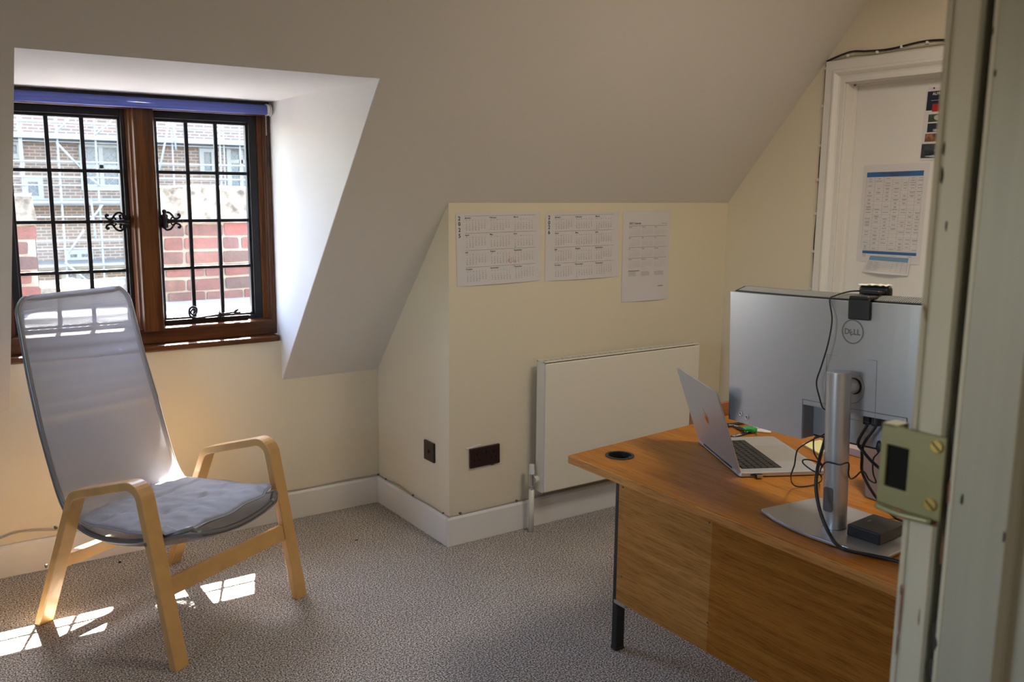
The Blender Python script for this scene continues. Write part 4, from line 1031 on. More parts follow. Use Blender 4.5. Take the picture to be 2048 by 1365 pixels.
link('top_grille', bm, mat('grille_grey', (.42, .41, .39), .4), mon)
link('display_panel', shell(-HWD+.01, HWD-.01, ZB+.012, ZTOP-.01, .058, .0585), mat('dark_screen', (.01, .01, .012), .2), mon)
# mount plate outline and arm
def line3(pts, r=.0006, m=M_LOGO, name='seam_line', parent=None):
    bm = bmesh.new()
    tube([mp3(s, -.0002, z) for s, z in pts], r, bm=bm, n=4, caps=False); return link(name, bm, m, parent or sh)
line3([(.070, .995), (.070, 1.118), (-.062, 1.118), (-.062, .968+.006), (.0, .975)])
line3([(NS1, NZ-.001), (.05, NZ-.001), (0, NZ-.001), (NS0, NZ-.001)])
VZ = 1.053
bm = bmesh.new()
ring = [mp3(.033*math.cos(t*PI/20), -.0003, VZ-.004+.037*math.sin(t*PI/20)) for t in range(-26, -4)]
tube(ring, .0006, bm=bm, n=4, caps=False); link('mount_ring', bm, M_LOGO, sh)
ovp = rounded([(-.018, -.017), (.018, -.017), (.018, .017), (-.018, .017)], .0168, 6)
link('mount_socket', prism([(a*1.12, b*1.12) for a, b in ovp], -.0012, -.0002, lambda p, q, t: mp3(p-.006, t, VZ+q)), M_BLACKPL, sh)
link('mount_arm', prism([(a, b) for a, b in ovp], -.045, -.0010, lambda p, q, t: mp3(p-.004, t, VZ+q)), M_ALU, mon, smooth=False, bevel=.001)
link('release_button', prism(rounded([(-.04, -.003), (.002, -.003), (.002, .003), (-.04, .003)], .0028, 4), -.0012, 0, lambda p, q, t: mp3(p+.01, t, .990+q)), M_MONSH, sh)
# logo: ring and letters
LC, LZ = -.012+.014, 1.178
bm = bmesh.new(); N_ = 60
def LP(r, t, d): return mp3(LC+r*math.cos(t), d, LZ+r*math.sin(t))
Rr = [[bm.verts.new(LP(r, 2*PI*k/N_, d)) for k in range(N_)] for (r, d) in ((.0255, -.0002), (.0285, -.0002), (.0285, -.0006), (.0255, -.0006))]
for j in range(4):
    for k in range(N_): bm.faces.new((Rr[j][k], Rr[j][(k+1) % N_], Rr[(j+1) % 4][(k+1) % N_], Rr[(j+1) % 4][k]))
link('logo_ring', bm, M_LOGO, sh)
bm = bmesh.new()
def letter(s, x, rot, dz=0, sz=.0185, b=.0006):
    text_into(bm, s, Matrix.Translation((x, dz, 0)) @ Matrix.Rotation(rot, 4, 'Z'), sz, 'CENTER', bold=b, fn=lambda p: mp3(LC-p.x, -.0005, LZ+p.y))
letter('D', -.0148, 0, -.0065); letter('E', -.0010, math.radians(33), -.0075); letter('L', .0068, 0, -.0065); letter('L', .0158, 0, -.0065)
link('logo_letters', bm, M_LOGO, sh)
bm = bmesh.new()
for (s, z) in ((.355, .925), (.330, .920)):
    disc_ring(mp3(s, -.0005, z), (mp3(s, -1, z)-mp3(s, 0, z)), .0035, .0065, .0015, bm=bm, n=20); disc_ring(mp3(s, .0002, z), (mp3(s, -1, z)-mp3(s, 0, z)), .0, .0036, .0002, bm=bm, n=12)
link('control_button', bm, M_STEEL, sh)
bm = bmesh.new()
for i, (s, z) in enumerate(((-.015, .945), (-.015, .925), (-.045, .935), (-.055, .945), (-.055, .925), (-.03, .94))):
    prism([(-.006, -.005), (.006, -.005), (.006, .005), (-.006, .005)], .0396, .0399, lambda p, q, t: mp3(p+s, t, q+z), bm=bm)
link('rating_label', bm, mat('pale_label_grey', (.36, .36, .37), .5), mon)
link('port_sockets', shell(-.11, .02, NZ-.0145, NZ-.0128, .012, .030, n=6), M_BLACKPL, mon)

# webcam clipped over the top edge
wcx = -.018; wcm = empty('webcam', mp3(wcx, 0, ZTOP), 'black webcam clipped over the top edge of the monitor', 'webcam')
zt_ = ZTOP
bm = bmesh.new()
def WB(s0, s1, d0, d1, z0, z1, bm, sh_=0):
    P = [mp3(s, d, z) for z in (z0, z1) for (s, d) in ((s0, d0), (s1, d0), (s1, d1), (s0, d1))]
    vs = [bm.verts.new(p) for p in P]
    for f in ((0,3,2,1),(4,5,6,7),(0,1,5,4),(1,2,6,5),(2,3,7,6),(3,0,4,7)): bm.faces.new([vs[i] for i in f])
WB(wcx-.026, wcx+.028, -.010, -.002, zt_-.044, zt_+.004, bm); 
link('clip_flap', bm, M_BLACKPL, wcm, bevel=.003)
bm = bmesh.new(); WB(wcx-.024, wcx+.026, -.010, .030, zt_+.002, zt_+.010, bm); WB(wcx-.024, wcx+.026, .030, .062, zt_+.0115, zt_+.020, bm); link('clip_arm', bm, M_BLACKPL, wcm, bevel=.003)
bm = bmesh.new(); WB(wcx-.032, wcx+.052, .058, .078, zt_+.002, zt_+.030, bm)
cb_ = link('camera_body', bm, M_BLACKPL, wcm, bevel=.0095, seg=4)
link('camera_lens', cyl(mp3(wcx+.01, .077, zt_+.016), mp3(wcx+.01, .081, zt_+.016), .010), M_DARKSLOT, wcm)
# folded paper lying on the webcam
bm = bmesh.new(); rnd = random.Random(2); g = []
for j in range(7):
    row = []
    for i in range(12):
        s = wcx+.050-.078*i/11; d = .050+.030*j/6; z = zt_+.0312+.004*noise.noise(Vector((i*.7, j*.9, 2)))+.004*(1 if 6 < i < 11 else 0)*max(0, math.sin(i*1.3))
        row.append(bm.verts.new(mp3(s, d, max(z, zt_+.0306))))
    g.append(row)
for j in range(6):
    for i in range(11): bm.faces.new((g[j][i], g[j][i+1], g[j+1][i+1], g[j+1][i]))
pc = link('crumpled_tissue', bm, mat('cream_tissue', (.72, .68, .56), .8), None)
pc.modifiers.new('t', 'SOLIDIFY').thickness = .0012
setp(pc, 'scrap of creased cream paper lying on top of the webcam', 'paper')

# ------------------------------------------------------------------ cables on the desk (surveyed at their own distance)
def cable(name, pts, r, label, col=M_RUBBER, plug=None):
    o = link(name, tube(spline(pts, 7), r, n=8), col, None, smooth=True); setp(o, label, 'cable'); return o
def X(px, py, x): return at(px, py, 0, x)
def Zt(px, py, z): return at(px, py, 2, z)
wcb = link('webcam_cable', tube(spline([mp3(wcx+.040, .060, zt_+.016), mp3(wcx+.060, .040, zt_+.015), mp3(wcx+.078, .012, zt_+.006), mp3(wcx+.082, -.003, zt_-.004), X(1664, 640, 1.776), X(1656, 688, 1.772), X(1643, 732, 1.772), X(1633, 765, 1.774), X(1639, 796, 1.776), X(1647, 818, 1.79), mp3(.070, .022, NZ-.018)], 7), .0018, n=8), M_RUBBER, wcm, smooth=True)
cable('power_cable', [X(1655, 860, 1.79), X(1647, 890, 1.76), X(1640, 915, 1.72), X(1634, 945, 1.69), X(1632, 975, 1.68), X(1637, 1010, 1.672), X(1646, 1040, 1.665), Zt(1661, 1072, ZT+.022), Zt(1676, 1092, ZT+.0175), Zt(1700, 1103, ZT+.013), Zt(1740, 1111, ZT+.0065), Zt(1790, 1122, ZT+.0055), Zt(1830, 1136, ZT+.0055)], .0042,
      'thick black cable looping past the monitor column and over its base')
cable('video_cable', [mp3(-.030, .022, NZ-.013), mp3(-.031, .020, NZ-.035), X(1716, 885, 1.80), X(1728, 905, 1.79), X(1742, 922, 1.78), X(1760, 938, 1.77), X(1790, 962, 1.76), X(1830, 990, 1.75)], .0036, 'left of the two black cables hanging from the monitor ports')
cable('video_cable', [mp3(-.052, .022, NZ-.013), mp3(-.053, .020, NZ-.035), X(1727, 890, 1.81), X(1724, 920, 1.81), X(1724, 942, 1.82), X(1733, 965, 1.84), X(1745, 985, 1.86), X(1760, 1005, 1.87), Zt(1790, 1035, ZT+.0045), Zt(1830, 1055, ZT+.0045)], .0036, 'right of the two black cables hanging from the monitor ports')
cable('usb_cable', [X(1760, 884, 1.79), X(1757, 905, 1.79), X(1747, 918, 1.79), X(1746, 945, 1.80), X(1752, 966, 1.81), X(1738, 960, 1.81), X(1730, 946, 1.80), X(1722, 944, 1.79), X(1710, 955, 1.77), X(1701, 958, 1.75), X(1697, 948, 1.735), X(1698, 930, 1.725), X(1694, 926, 1.715), X(1680, 930, 1.708), X(1665, 927, 1.706), X(1652, 925, 1.705), X(1643, 935, 1.708), X(1640, 945, 1.72)], .0018,
      'thin black cable wrapped once around the monitor column')
cable('loop_cable', [X(1650, 868, 1.78), X(1640, 874, 1.77), X(1625, 880, 1.765), X(1598, 897, 1.76), X(1592, 910, 1.76), X(1589, 930, 1.76), X(1582, 952, 1.76), Zt(1585, 968, ZT+.02), Zt(1598, 974, ZT+.0035), Zt(1625, 971, ZT+.0035), Zt(1641, 964, ZT+.01), X(1643, 956, 1.76), X(1638, 948, 1.75), X(1622, 940, 1.75), X(1607, 928, 1.76), X(1606, 921, 1.76), X(1616, 920, 1.76), X(1635, 925, 1.76), X(1646, 935, 1.765)], .0018,
      'thin black cable lying in loose loops left of the monitor column')
cable('curl_cable', [X(1648, 876, 1.79), X(1636, 873, 1.785), X(1628, 878, 1.78), X(1627, 895, 1.78), X(1629, 908, 1.775), X(1636, 920, 1.77), X(1646, 932, 1.775)], .0018, 'short thin black cable dropping straight beside the monitor column')
pk = empty('cable_plug', X(1758, 888, 1.79), 'black moulded cable connector hanging right of the monitor ports', 'plug')
link('plug_body', tube([X(1757, 906, 1.788), X(1757, 898, 1.788), X(1759, 888, 1.788), X(1758, 882, 1.788)], [.003, .0075, .007, .003], n=8, flat=(Vector((1, 0, 0)), .6)), M_BLACKPL, pk, smooth=True)
for s, nm in ((-.030, 0), (-.052, 1)):
    bm = bmesh.new(); WB(s-.008, s+.008, .014, .030, NZ-.036, NZ-.015, bm)
    o = link('cable_plug', bm, M_BLACKPL, None, bevel=.002); setp(o, 'black plug of the %s cable under the monitor port shelf' % ('left' if nm == 0 else 'right'), 'plug')

# black box on the stand base
bx = empty('docking_box', (1.777, 1.128, ZT+.01), 'flat black box lying on the monitor stand base', 'box')
BM_ = Matrix.Translation((1.777, 1.128, ZT+.0102)) @ Matrix.Rotation(math.radians(4), 4, 'Z')
link('box_body', B(-.055, .055, -.040, .040, 0, .026, m=BM_), M_BLACKPL, bx, bevel=.003)
link('box_mark', B(-.004, .010, .018, .021, .0260, .0263, m=BM_), M_LOGO, bx)

# ------------------------------------------------------------------ small things behind the monitor
# sticky notes
q = [Zt(1605, 892, ZT), Zt(1640, 912, ZT), Zt(1672, 898, ZT), Zt(1640, 884, ZT)]
bm = bmesh.new()
for k in range(5):
    j = Vector((.0006*(k % 2), .0008*(k % 3), 0)); pts = [p+j for p in q]
    prism([(p.x, p.y) for p in pts], ZT+.0005+k*.0012, ZT+.0014+k*.0012, lambda a_, b_, t: Vector((a_, b_, t)), bm=bm)
o = link('sticky_note_pad', bm, M_STICKY, None); setp(o, 'pale yellow sticky note pad on the desk left of the monitor column', 'notepad')
# white card
q = [Zt(1508, 846, ZT), Zt(1506, 864, ZT), Zt(1541, 868, ZT), Zt(1545, 856, ZT), Zt(1530, 848, ZT)]
o = link('white_card', prism([(p.x, p.y) for p in q], ZT+.0004, ZT+.0035, lambda a_, b_, t: Vector((a_, b_, t))), M_PAPER, None, bevel=.0005)
setp(o, 'white card lying under the keys behind the laptop', 'card')
# taupe case and papers behind the column
q = [(2.02, 1.335), (2.14, 1.30), (2.12, 1.02), (2.00, 1.06)]
lc = bmesh.new()
def fnl(a_, b_, t): return Vector((a_+.10*t/.12, b_+.09*t/.12, ZT+.001+t))
prism(rounded([(2.005, 1.318), (2.045, 1.312), (2.015, .98), (1.975, .985)], .01, 4), 0, .125, fnl, bm=lc)
o = link('taupe_case', lc, M_LEATH, None, bevel=.004); setp(o, 'taupe case leaning on the desk behind the monitor cables', 'case')
o = link('pink_book', B(2.30, 2.39, 1.50, 1.62, ZT+.001, ZT+.024, m=None), mat('dusty_pink_cover', (.42, .32, .30), .6), None, bevel=.002)
setp(o, 'thin pinkish book on the desk behind the monitor column', 'book')

# lanyard with STAFF lettering, keys
ly = empty('staff_lanyard', (2.25, 1.95, ZT), 'black lanyard with white STAFF lettering lying behind the laptop', 'lanyard')
def ribbon(pts, w, name, par, texts, zl=.0):
    P = spline(pts, 8); bm = bmesh.new(); L_ = []; acc = [0]
    for i in range(len(P)):
        t = (P[min(i+1, len(P)-1)]-P[max(i-1, 0)]); t.z = 0; t.normalize(); nn = Vector((-t.y, t.x, 0))*w/2
        L_.append((P[i]-nn, P[i]+nn)); 
        if i: acc.append(acc[-1]+(P[i]-P[i-1]).length)
    vs = [(bm.verts.new(a), bm.verts.new(b)) for a, b in L_]
    for i in range(len(vs)-1): bm.faces.new((vs[i][0], vs[i+1][0], vs[i+1][1], vs[i][1]))
    o = link(name, bm, M_LANY, par); md = o.modifiers.new('t', 'SOLIDIFY'); md.thickness = .0012; md.offset = 0
    bm = bmesh.new()
    def along(d, off, h=.0012):
        d = max(0, min(acc[-1]-1e-4, d)); i = 0
        while i < len(acc)-2 and acc[i+1] < d: i += 1
        f_ = (d-acc[i])/(acc[i+1]-acc[i]+1e-9); a = L_[i][0].lerp(L_[i+1][0], f_); b = L_[i][1].lerp(L_[i+1][1], f_)
        return a.lerp(b, .5+off/w)+Vector((0, 0, h))
    for s, d0, flip in texts:
        text_into(bm, s, Matrix.Identity(4), w*.85, 'LEFT', bold=.0003, fn=lambda p: along(d0+(p.x if not flip else -p.x), (p.y-w*.30)*(1 if not flip else -1)))
    link('lettering', bm, M_PAPER, o); return o
a1 = [Zt(1440, 878, ZT+.002), Zt(1464, 874, ZT+.002), Zt(1484, 869, ZT+.002), Zt(1499, 865, ZT+.003)]
ribbon(a1, .019, 'lanyard_strap', ly, [('STAFF', .055, False)])
a2 = [Zt(1455, 849, ZT+.004), Zt(1470, 848, ZT+.004), Zt(1490, 845, ZT+.004), Zt(1512, 841, ZT+.004), Zt(1530, 836, ZT+.004)]
ribbon(a2, .019, 'lanyard_strap', ly, [('STAFF', .085, False)])
a3 = [Zt(1450, 853, ZT+.006), Zt(1466, 851, ZT+.006), Zt(1480, 857, ZT+.006), Zt(1493, 865, ZT+.005)]
ribbon(a3, .017, 'lanyard_strap', ly, [('STAFF', .02, False)])
kz = ZT+.010
ks = empty('key_bunch', Zt(1502, 860, ZT), 'bunch of keys with a green plastic key cap behind the laptop', 'keys')
kc = Zt(1500, 860, kz)
poly = rounded([(kc.x-.010, kc.y-.022), (kc.x+.016, kc.y-.020), (kc.x+.020, kc.y+.010), (kc.x+.004, kc.y+.026), (kc.x-.018, kc.y+.020), (kc.x-.022, kc.y-.006)], .009, 4)
link('green_key_cap', prism(poly, kz-.003, kz+.008, lambda p, q, t: Vector((p, q, t))), M_GREEN, ks, bevel=.003)
bm = bmesh.new(); e0 = Zt(1512, 858, kz-.002); e1 = Zt(1514, 870, ZT+.003)
d_ = (e1-e0).normalized(); sd_ = Vector((-d_.y, d_.x, 0)).normalized()*.0035
prism([(0, -1), (1, -1), (1, .2), (.85, .9), (.7, .2), (.55, 1), (.4, .3), (.2, 1), (0, 1)], -.001, .001, lambda p, q, t: e0.lerp(e1, p)+sd_*q+Vector((0, 0, t)), bm=bm)
link('key_blade', bm, M_STEEL, ks)
kr = [Zt(1514, 856, ZT+.004)+Vector((.011*math.cos(t*PI/10), .011*math.sin(t*PI/10), .001*math.sin(t))) for t in range(20)]
link('key_ring', tube(kr, .0012, closed=True, n=6), M_STEEL, ks, smooth=True)
kr = [Zt(1494, 864, ZT+.006)+Vector((.008*math.cos(t*PI/10), .006*math.sin(t*PI/10), .001*math.sin(t))) for t in range(20)]
link('clasp', tube(kr, .0016, closed=True, n=6), M_STEEL, ks, smooth=True)
bm = bmesh.new(); e0 = Zt(1494, 853, ZT+.010); e1 = Zt(1506, 848, ZT+.008)
tube([e0, e0.lerp(e1, .3), e0.lerp(e1, .6), e1], [.002, .004, .0015, .003], bm=bm, n=6); link('second_key', bm, M_STEEL, ks)

# ------------------------------------------------------------------ armchair
CH = Vector((.717, 3.158, 0)); FW = Vector((.480, -.877, 0)).normalized(); SD = Vector((-FW.y, FW.x, 0))
def cw(u, s, w): return CH+FW*u+SD*s+Vector((0, 0, w))
chair = empty('armchair', CH, 'high-backed armchair with bent birch arms and grey mesh sling', 'chair')
# bent plywood side frames
outer = [(-.338, 0), (-.112, .513), (.216, .604), (.338, 0)]
def offs(poly, d):
    out = []
    for i in range(len(poly)):
        p = Vector(poly[i])
        def nrm(a, b): t = (Vector(b)-Vector(a)).normalized(); return Vector((t.y, -t.x))
        if i == 0: n_ = nrm(poly[0], poly[1]); out.append(Vector((p.x+d/abs(n_.x), 0))); continue
        if i == len(poly)-1: n_ = nrm(poly[-2], poly[-1]); out.append(Vector((p.x-d/abs(n_.x), 0))); continue
        n1, n2 = nrm(poly[i-1], poly[i]), nrm(poly[i], poly[i+1]); b = (n1+n2).normalized(); out.append(p+b*d/b.dot(n1))
    return out
def arch(d, rad):
    pl_ = [Vector(p) for p in outer] if d == 0 else offs(outer, d)
    res = [pl_[0]]
    for i in (1, 2):
        tri = rounded([pl_[i-1], pl_[i], pl_[i+1]], [0, rad, 0], 8); res += tri[1:-1]
    res.append(pl_[-1]); return res
TKs = .027
for s0, s1 in ((-.312, -.258), (.258, .312)):
    A, C = arch(0, .062), arch(TKs, .036)
    poly = A+C[::-1]
    bm = bmesh.new()
    n = len(A)
    V = [[bm.verts.new(cw(p.x, s, p.y)) for p in L_] for s in (s0, s1) for L_ in (A, C)]
    a0, c0, a1_, c1_ = V
    for i in range(n-1):
        bm.faces.new((a0[i], a0[i+1], a1_[i+1], a1_[i])); bm.faces.new((c0[i], c1_[i], c1_[i+1], c0[i+1]))
        bm.faces.new((a0[i], c0[i], c0[i+1], a0[i+1])); bm.faces.new((a1_[i], a1_[i+1], c1_[i+1], c1_[i]))
    bm.faces.new((a0[0], a1_[0], c1_[0], c0[0])); bm.faces.new((a0[-1], c0[-1], c1_[-1], a1_[-1]))
    fr_ = link('arm_frame', bm, M_BIRCH, chair, bevel=.003, seg=2)
    bm = bmesh.new(); so2 = s0 if s0 < 0 else s1; sgn = -1 if s0 < 0 else 1
    for (u, w) in ((-.182, .380), (-.246, .232), (.238, .402), (.268, .236)):
        link('bolt', cyl(cw(u, so2-sgn*.002, w), cw(u, so2+sgn*.003, w), .0065, n=12), M_STEEL, fr_)
    bm.free()
def rail(u, w, hgt, thk, tilt):
    bm = bmesh.new(); c, s = math.cos(tilt), math.sin(tilt)
    P = [(-thk/2, -hgt/2), (thk/2, -hgt/2), (thk/2, hgt/2), (-thk/2, hgt/2)]
    prism([(u+p*c+q*s, w-p*s+q*c) for p, q in P], -.2585, .2585, lambda p, q, t: cw(p, t, q), bm=bm)
    return bm
link('front_stretcher', rail(.272, .250, .056, .020, -.20), M_BIRCH, chair, bevel=.002)
link('rear_stretcher', rail(-.248, .228, .056, .020, .41), M_BIRCH, chair, bevel=.002)
# sling: closed sleeve over a tube frame
prof = [(-.425, 1.120), (-.412, 1.06), (-.395, .985), (-.365, .85), (-.325, .71), (-.283, .57), (-.245, .46), (-.205, .395), (-.15, .360), (-.07, .343), (.02, .345), (.11, .360), (.20, .385), (.27, .412), (.310, .428)]
PR = spline([(a, 0, b) for a, b in prof], 8)
NP = len(PR)
acc = [0]
for i in range(1, NP): acc.append(acc[-1]+(PR[i]-PR[i-1]).length)
TOT = acc[-1]
def pf(d):
    d = max(0, min(TOT-1e-6, d)); i = 0
    while i < NP-2 and acc[i+1] < d: i += 1
    f_ = (d-acc[i])/(acc[i+1]-acc[i]); return PR[i].lerp(PR[i+1], f_), (PR[i+1]-PR[i]).normalized()
def hwid(d):
    """half width with rounded corners at both ends"""
    base = .236+.020*min(1, d/.45)
    if d > TOT-.45: base = .256-.010*(d-(TOT-.45))/.45
    r = .062
    if d < r: base -= r-math.sqrt(max(0, r*r-(r-d)**2))
    rf = .075
    if d > TOT-rf: e = d-(TOT-rf); base -= rf-math.sqrt(max(0, rf*rf-e*e))
    return base
def sag(d, s):
    """how far the sling hangs below its side tubes"""
    k = max(0, 1-(s/.25)**2)
    f_ = d/TOT
    if f_ > .60: return .050*k*min(1, (f_-.60)/.25)
    return .012*k*min(1, f_*4)
DS = [0, .0025, .007, .015, .026, .040, .055]+[.07+(TOT-.15)*k/56 for k in range(57)]+[TOT-x for x in (.060, .042, .028, .016, .008, .003, 0)]
NS_ = 26; TR_ = .0115
def sling_pt(d, s, side):
    p, t = pf(d); nrm_ = Vector((-t.z, 0, t.x)); 
    if nrm_.x+nrm_.z < 0: nrm_ = -nrm_      # toward the sitter
    q = p+nrm_*(side*TR_-sag(d, s)); return cw(q.x, s, q.z)
bm = bmesh.new(); uvl = bm.loops.layers.uv.new('UVMap'); rings = []
for d in DS:
    hw_ = hwid(d); ring = []
    for side in (1, -1):
        for k in range(NS_+1):
            f_ = -1+2*k/NS_; f_ = math.copysign(abs(f_)**.85, f_); s = hw_*f_*side
            e = min(1, (hw_-abs(s))/.010); th = math.sqrt(max(0, 1-(1-e)**2)) if e < 1 else 1
            ring.append((s, side*th, (s if side > 0 else 2*hw_-s)))
    rings.append((d, ring))
sol = bm.verts.layers.float.new('solid')
VV = [[bm.verts.new(sling_pt(d, s, sd_)) for (s, sd_, u_) in ring] for d, ring in rings]
n = len(VV[0])
for i, (d, ring) in enumerate(rings):
    hw_ = hwid(d)
    for k, (s, _, _) in enumerate(ring):
        edge = min(hw_-abs(s), d, TOT-d); VV[i][k][sol] = 1.0 if edge < .014 else 0.0
for i in range(len(VV)-1):
    for k in range(n):
        k2 = (k+1) % n
        f = bm.faces.new((VV[i][k], VV[i][k2], VV[i+1][k2], VV[i+1][k])); f.smooth = True
        uvs = [(rings[i][1][k][2], rings[i][0]), (rings[i][1][k2][2], rings[i][0]), (rings[i+1][1][k2][2], rings[i+1][0]), (rings[i+1][1][k][2], rings[i+1][0])]
        if k2 == 0: uvs[1] = (uvs[0][0]+.01, uvs[1][1]); uvs[2] = (uvs[3][0]+.01, uvs[2][1])
        for lp, uvv in zip(f.loops, uvs): lp[uvl].uv = uvv
me = bpy.data.meshes.new('mesh_sling'); bm.to_mesh(me); bm.free(); me.materials.append(M_MESH)
sling = bpy.data.objects.new('mesh_sling', me); COL.objects.link(sling); sling.parent = chair; sling.matrix_parent_inverse = parent_world(chair).inverted()
# steel tube inside the sleeve
loop = [cw(pf(d)[0].x, hwid(d)-.013, pf(d)[0].z) for d in DS[2:-2]]+[sling_pt(TOT-.012, s, 0) for s in (.17, .12, .06, 0, -.06, -.12, -.17)]
loop += [cw(pf(d)[0].x, -(hwid(d)-.013), pf(d)[0].z) for d in DS[2:-2][::-1]]+[sling_pt(.012, s, 0) for s in (-.16, -.1, 0, .1, .16)]
link('frame_tube', tube(loop, .0095, closed=True, n=10), M_LOGO, sling, smooth=True)
for s in (-1, 1):
    bm = bmesh.new(); cyl(cw(.230, s*.262, .402), cw(.232, s*.236, .398), .008, bm=bm, n=10); cyl(cw(-.185, s*.262, .380), cw(-.187, s*.240, .378), .008, bm=bm, n=10)
    link('sling_bolt', bm, M_STEEL, chair)
link('seat_webbing', (lambda: (lambda b: b)(prism([(-.14, .352), (.15, .362), (.15, .356), (-.14, .346)], -.12, .12, lambda p, q, t: cw(p, t, q+.012-sag(TOT*.8, t)*.9))))(), M_CUSHB, chair)

# loose quilted cushion on the seat
cu_c = (.035, -.020); hu, hs = .262, .236; rotc = math.radians(-4)
bm = bmesh.new(); NU, NV = 64, 56
def cush(a, b, side):
    # a along u (-1 rear .. 1 front), b along s
    ca = math.copysign(abs(a)**1.0, a); edge = max(abs(a), abs(b))
    # superellipse outline with a wavy hem
    u = a*hu*(1-.05*b*b*abs(a)); s = b*hs*(1-.06*a*a*abs(b)-.03*max(0, -a))
    u += .006*math.sin(9*b+1)*abs(a)**6; s += .006*math.sin(7*a+2)*abs(b)**6
    uu = cu_c[0]+u*math.cos(rotc)-s*math.sin(rotc); ss = cu_c[1]+u*math.sin(rotc)+s*math.cos(rotc)
    e = (1-min(1, abs(a))**3)*(1-min(1, abs(b))**3)
    puff = .020*max(0, e)**.45
    # stitched channels across the seat
    for c in (-.36, .30): puff -= .010*math.exp(-((a-c)/.028)**2)*(e > 0)*min(1, e*3)
    puff -= .006*math.exp(-(b/.03)**2)*.4*min(1, e*3)
    wv = .008*noise.noise(Vector((u*12, s*26, 3)))+.0035*noise.noise(Vector((u*45, s*28, 9)))+.004*abs(noise.noise(Vector((u*20-s*30, s*8, 5))))
    base = .405+.030*a+.016*b-.006*(1-b*b)+(.012 if a > .8 and abs(b) > .8 else 0)-.012*(a > 0)*(a**4)
    base += .010*max(0, -a)
    return cw(uu, ss, base+(puff+wv*min(1, e*2+.2) if side > 0 else -puff*.8-.006*min(1, e*4)))
topv = [[bm.verts.new(cush(-1+2*i/NU, -1+2*j/NV, 1)) for j in range(NV+1)] for i in range(NU+1)]
botv = [[(topv[i][j] if i in (0, NU) or j in (0, NV) else bm.verts.new(cush(-1+2*i/NU, -1+2*j/NV, -1))) for j in range(NV+1)] for i in range(NU+1)]
for i in range(NU):
    for j in range(NV):
        bm.faces.new((topv[i][j], topv[i+1][j], topv[i+1][j+1], topv[i][j+1])); 
        bm.faces.new((botv[i][j], botv[i][j+1], botv[i+1][j+1], botv[i+1][j]))
hem = [cush(-1+2*i/40, -1, 1) for i in range(40)]+[cush(1, -1+2*j/36, 1) for j in range(36)]+[cush(1-2*i/40, 1, 1) for i in range(40)]+[cush(-1, 1-2*j/36, 1) for j in range(36)]
cu = link('seat_cushion', bm, M_CUSH, None, smooth=True); setp(cu, 'thin quilted grey cushion lying on the armchair seat', 'cushion')
link('cushion_piping', tube(hem, .0028, closed=True, n=8), M_CUSH, cu, smooth=True)

# ------------------------------------------------------------------ door frame in the foreground (right of the doorway)
JX = .80
def ya(px): return at(px, 600, 0, JX)[1]
y_e, y_h, y_f, y_s, y_b, y_g = ya(1851), ya(1851), ya(1908), ya(1916), ya(1931), ya(1943)
df = bpy.data.objects.new('door_2', None); COL.objects.link(df); df.location = (JX, .44, 0)
setp(df, 'chipped cream painted door frame close to the camera on the right', 'door frame', kind='structure')
link('rebate_post', prism([(JX+.005, y_e), (JX, y_e-.005), (JX, y_f), (JX+.02, y_f), (JX+.06, y_f), (JX+.06, y_e)], 0, 2.06, lambda p, q, t: Vector((p, q, t))), M_JAMB, df, bevel=.0015)
link('room_architrave', B(JX+.003, JX+.075, y_e-.001, ya(1837), 0, 2.12), M_JAMB, df, bevel=.004)
link('draught_strip', prism([(JX+.002, y_f), (JX+.0005, y_f-.003), (JX+.002, y_s), (JX+.02, y_s), (JX+.02, y_f)], 0, 2.06, lambda p, q, t: Vector((p, q, t))), mat('metal_draught_strip', (.40, .38, .30), .4, .4), df)
link('gap_rubber', B(JX+.030, JX+.06, y_b-.012, y_s+.001, 0, 2.06), M_DARKSLOT, df)
XG = JX-.004
def yg(px): return at(px, 600, 0, XG)[1]
gy0, gy1 = yg(1931), yg(2062)
link('door_stop', prism([(XG+.003, gy0), (XG, gy0-.003), (XG, gy1), (XG+.012, gy1-.002), (JX+.06, gy1-.002), (JX+.06, gy0)], 0, 2.06, lambda p, q, t: Vector((p, q, t))), [M_JAMBG], df, bevel=.0015)
link('stop_edge', B(XG-.0006, XG+.001, yg(1944), gy0-.002, 0, 2.06), M_JAMB, df)
link('landing_post', B(JX+.015, JX+.08, .25, gy1+.002, 0, 2.06), M_JAMBG, df, bevel=.002)
link('head_lining', B(-.04, JX+.02, .30, y_e, 2.03, 2.08), M_JAMB, df)
link('far_post', B(-.12, -.045, .30, y_e, 0, 2.06), M_JAMB, df)
# lock keep screwed to the post
kp = empty('lock_keep', (JX, .48, 1.22), 'olive painted metal lock keep screwed to the door frame', 'lock')
KX = JX-.003
pa = at(1893, 878, 0, KX); pb = at(1880, 1043, 0, KX); pc_ = at(1764, 845, 0, KX); pd = at(1752, 1008, 0, KX)
kz1 = (pa.z+pc_.z)/2; kz0 = (pb.z+pd.z)/2; ky_n = (pa.y+pb.y)/2; ky_f = (pc_.y+pd.y)/2
h0 = at(1772, 900, 0, KX); h1 = at(1815, 975, 0, KX)
hy1, hy0 = at(1771, 930, 0, KX).y, at(1815, 930, 0, KX).y; hz1, hz0 = at(1790, 893, 0, KX).z, at(1790, 978, 0, KX).z
bm = bmesh.new()
ygr, zgr = [ky_n, hy0, hy1, ky_f], [kz0, hz0, hz1, kz1]
Vg = [[[bm.verts.new(Vector((x_, y_, z_))) for z_ in zgr] for y_ in ygr] for x_ in (KX, KX+.003)]
for i in range(3):
    for j in range(3):
        if (i, j) == (1, 1): continue
        for g_ in Vg: bm.faces.new((g_[i][j], g_[i+1][j], g_[i+1][j+1], g_[i][j+1]))
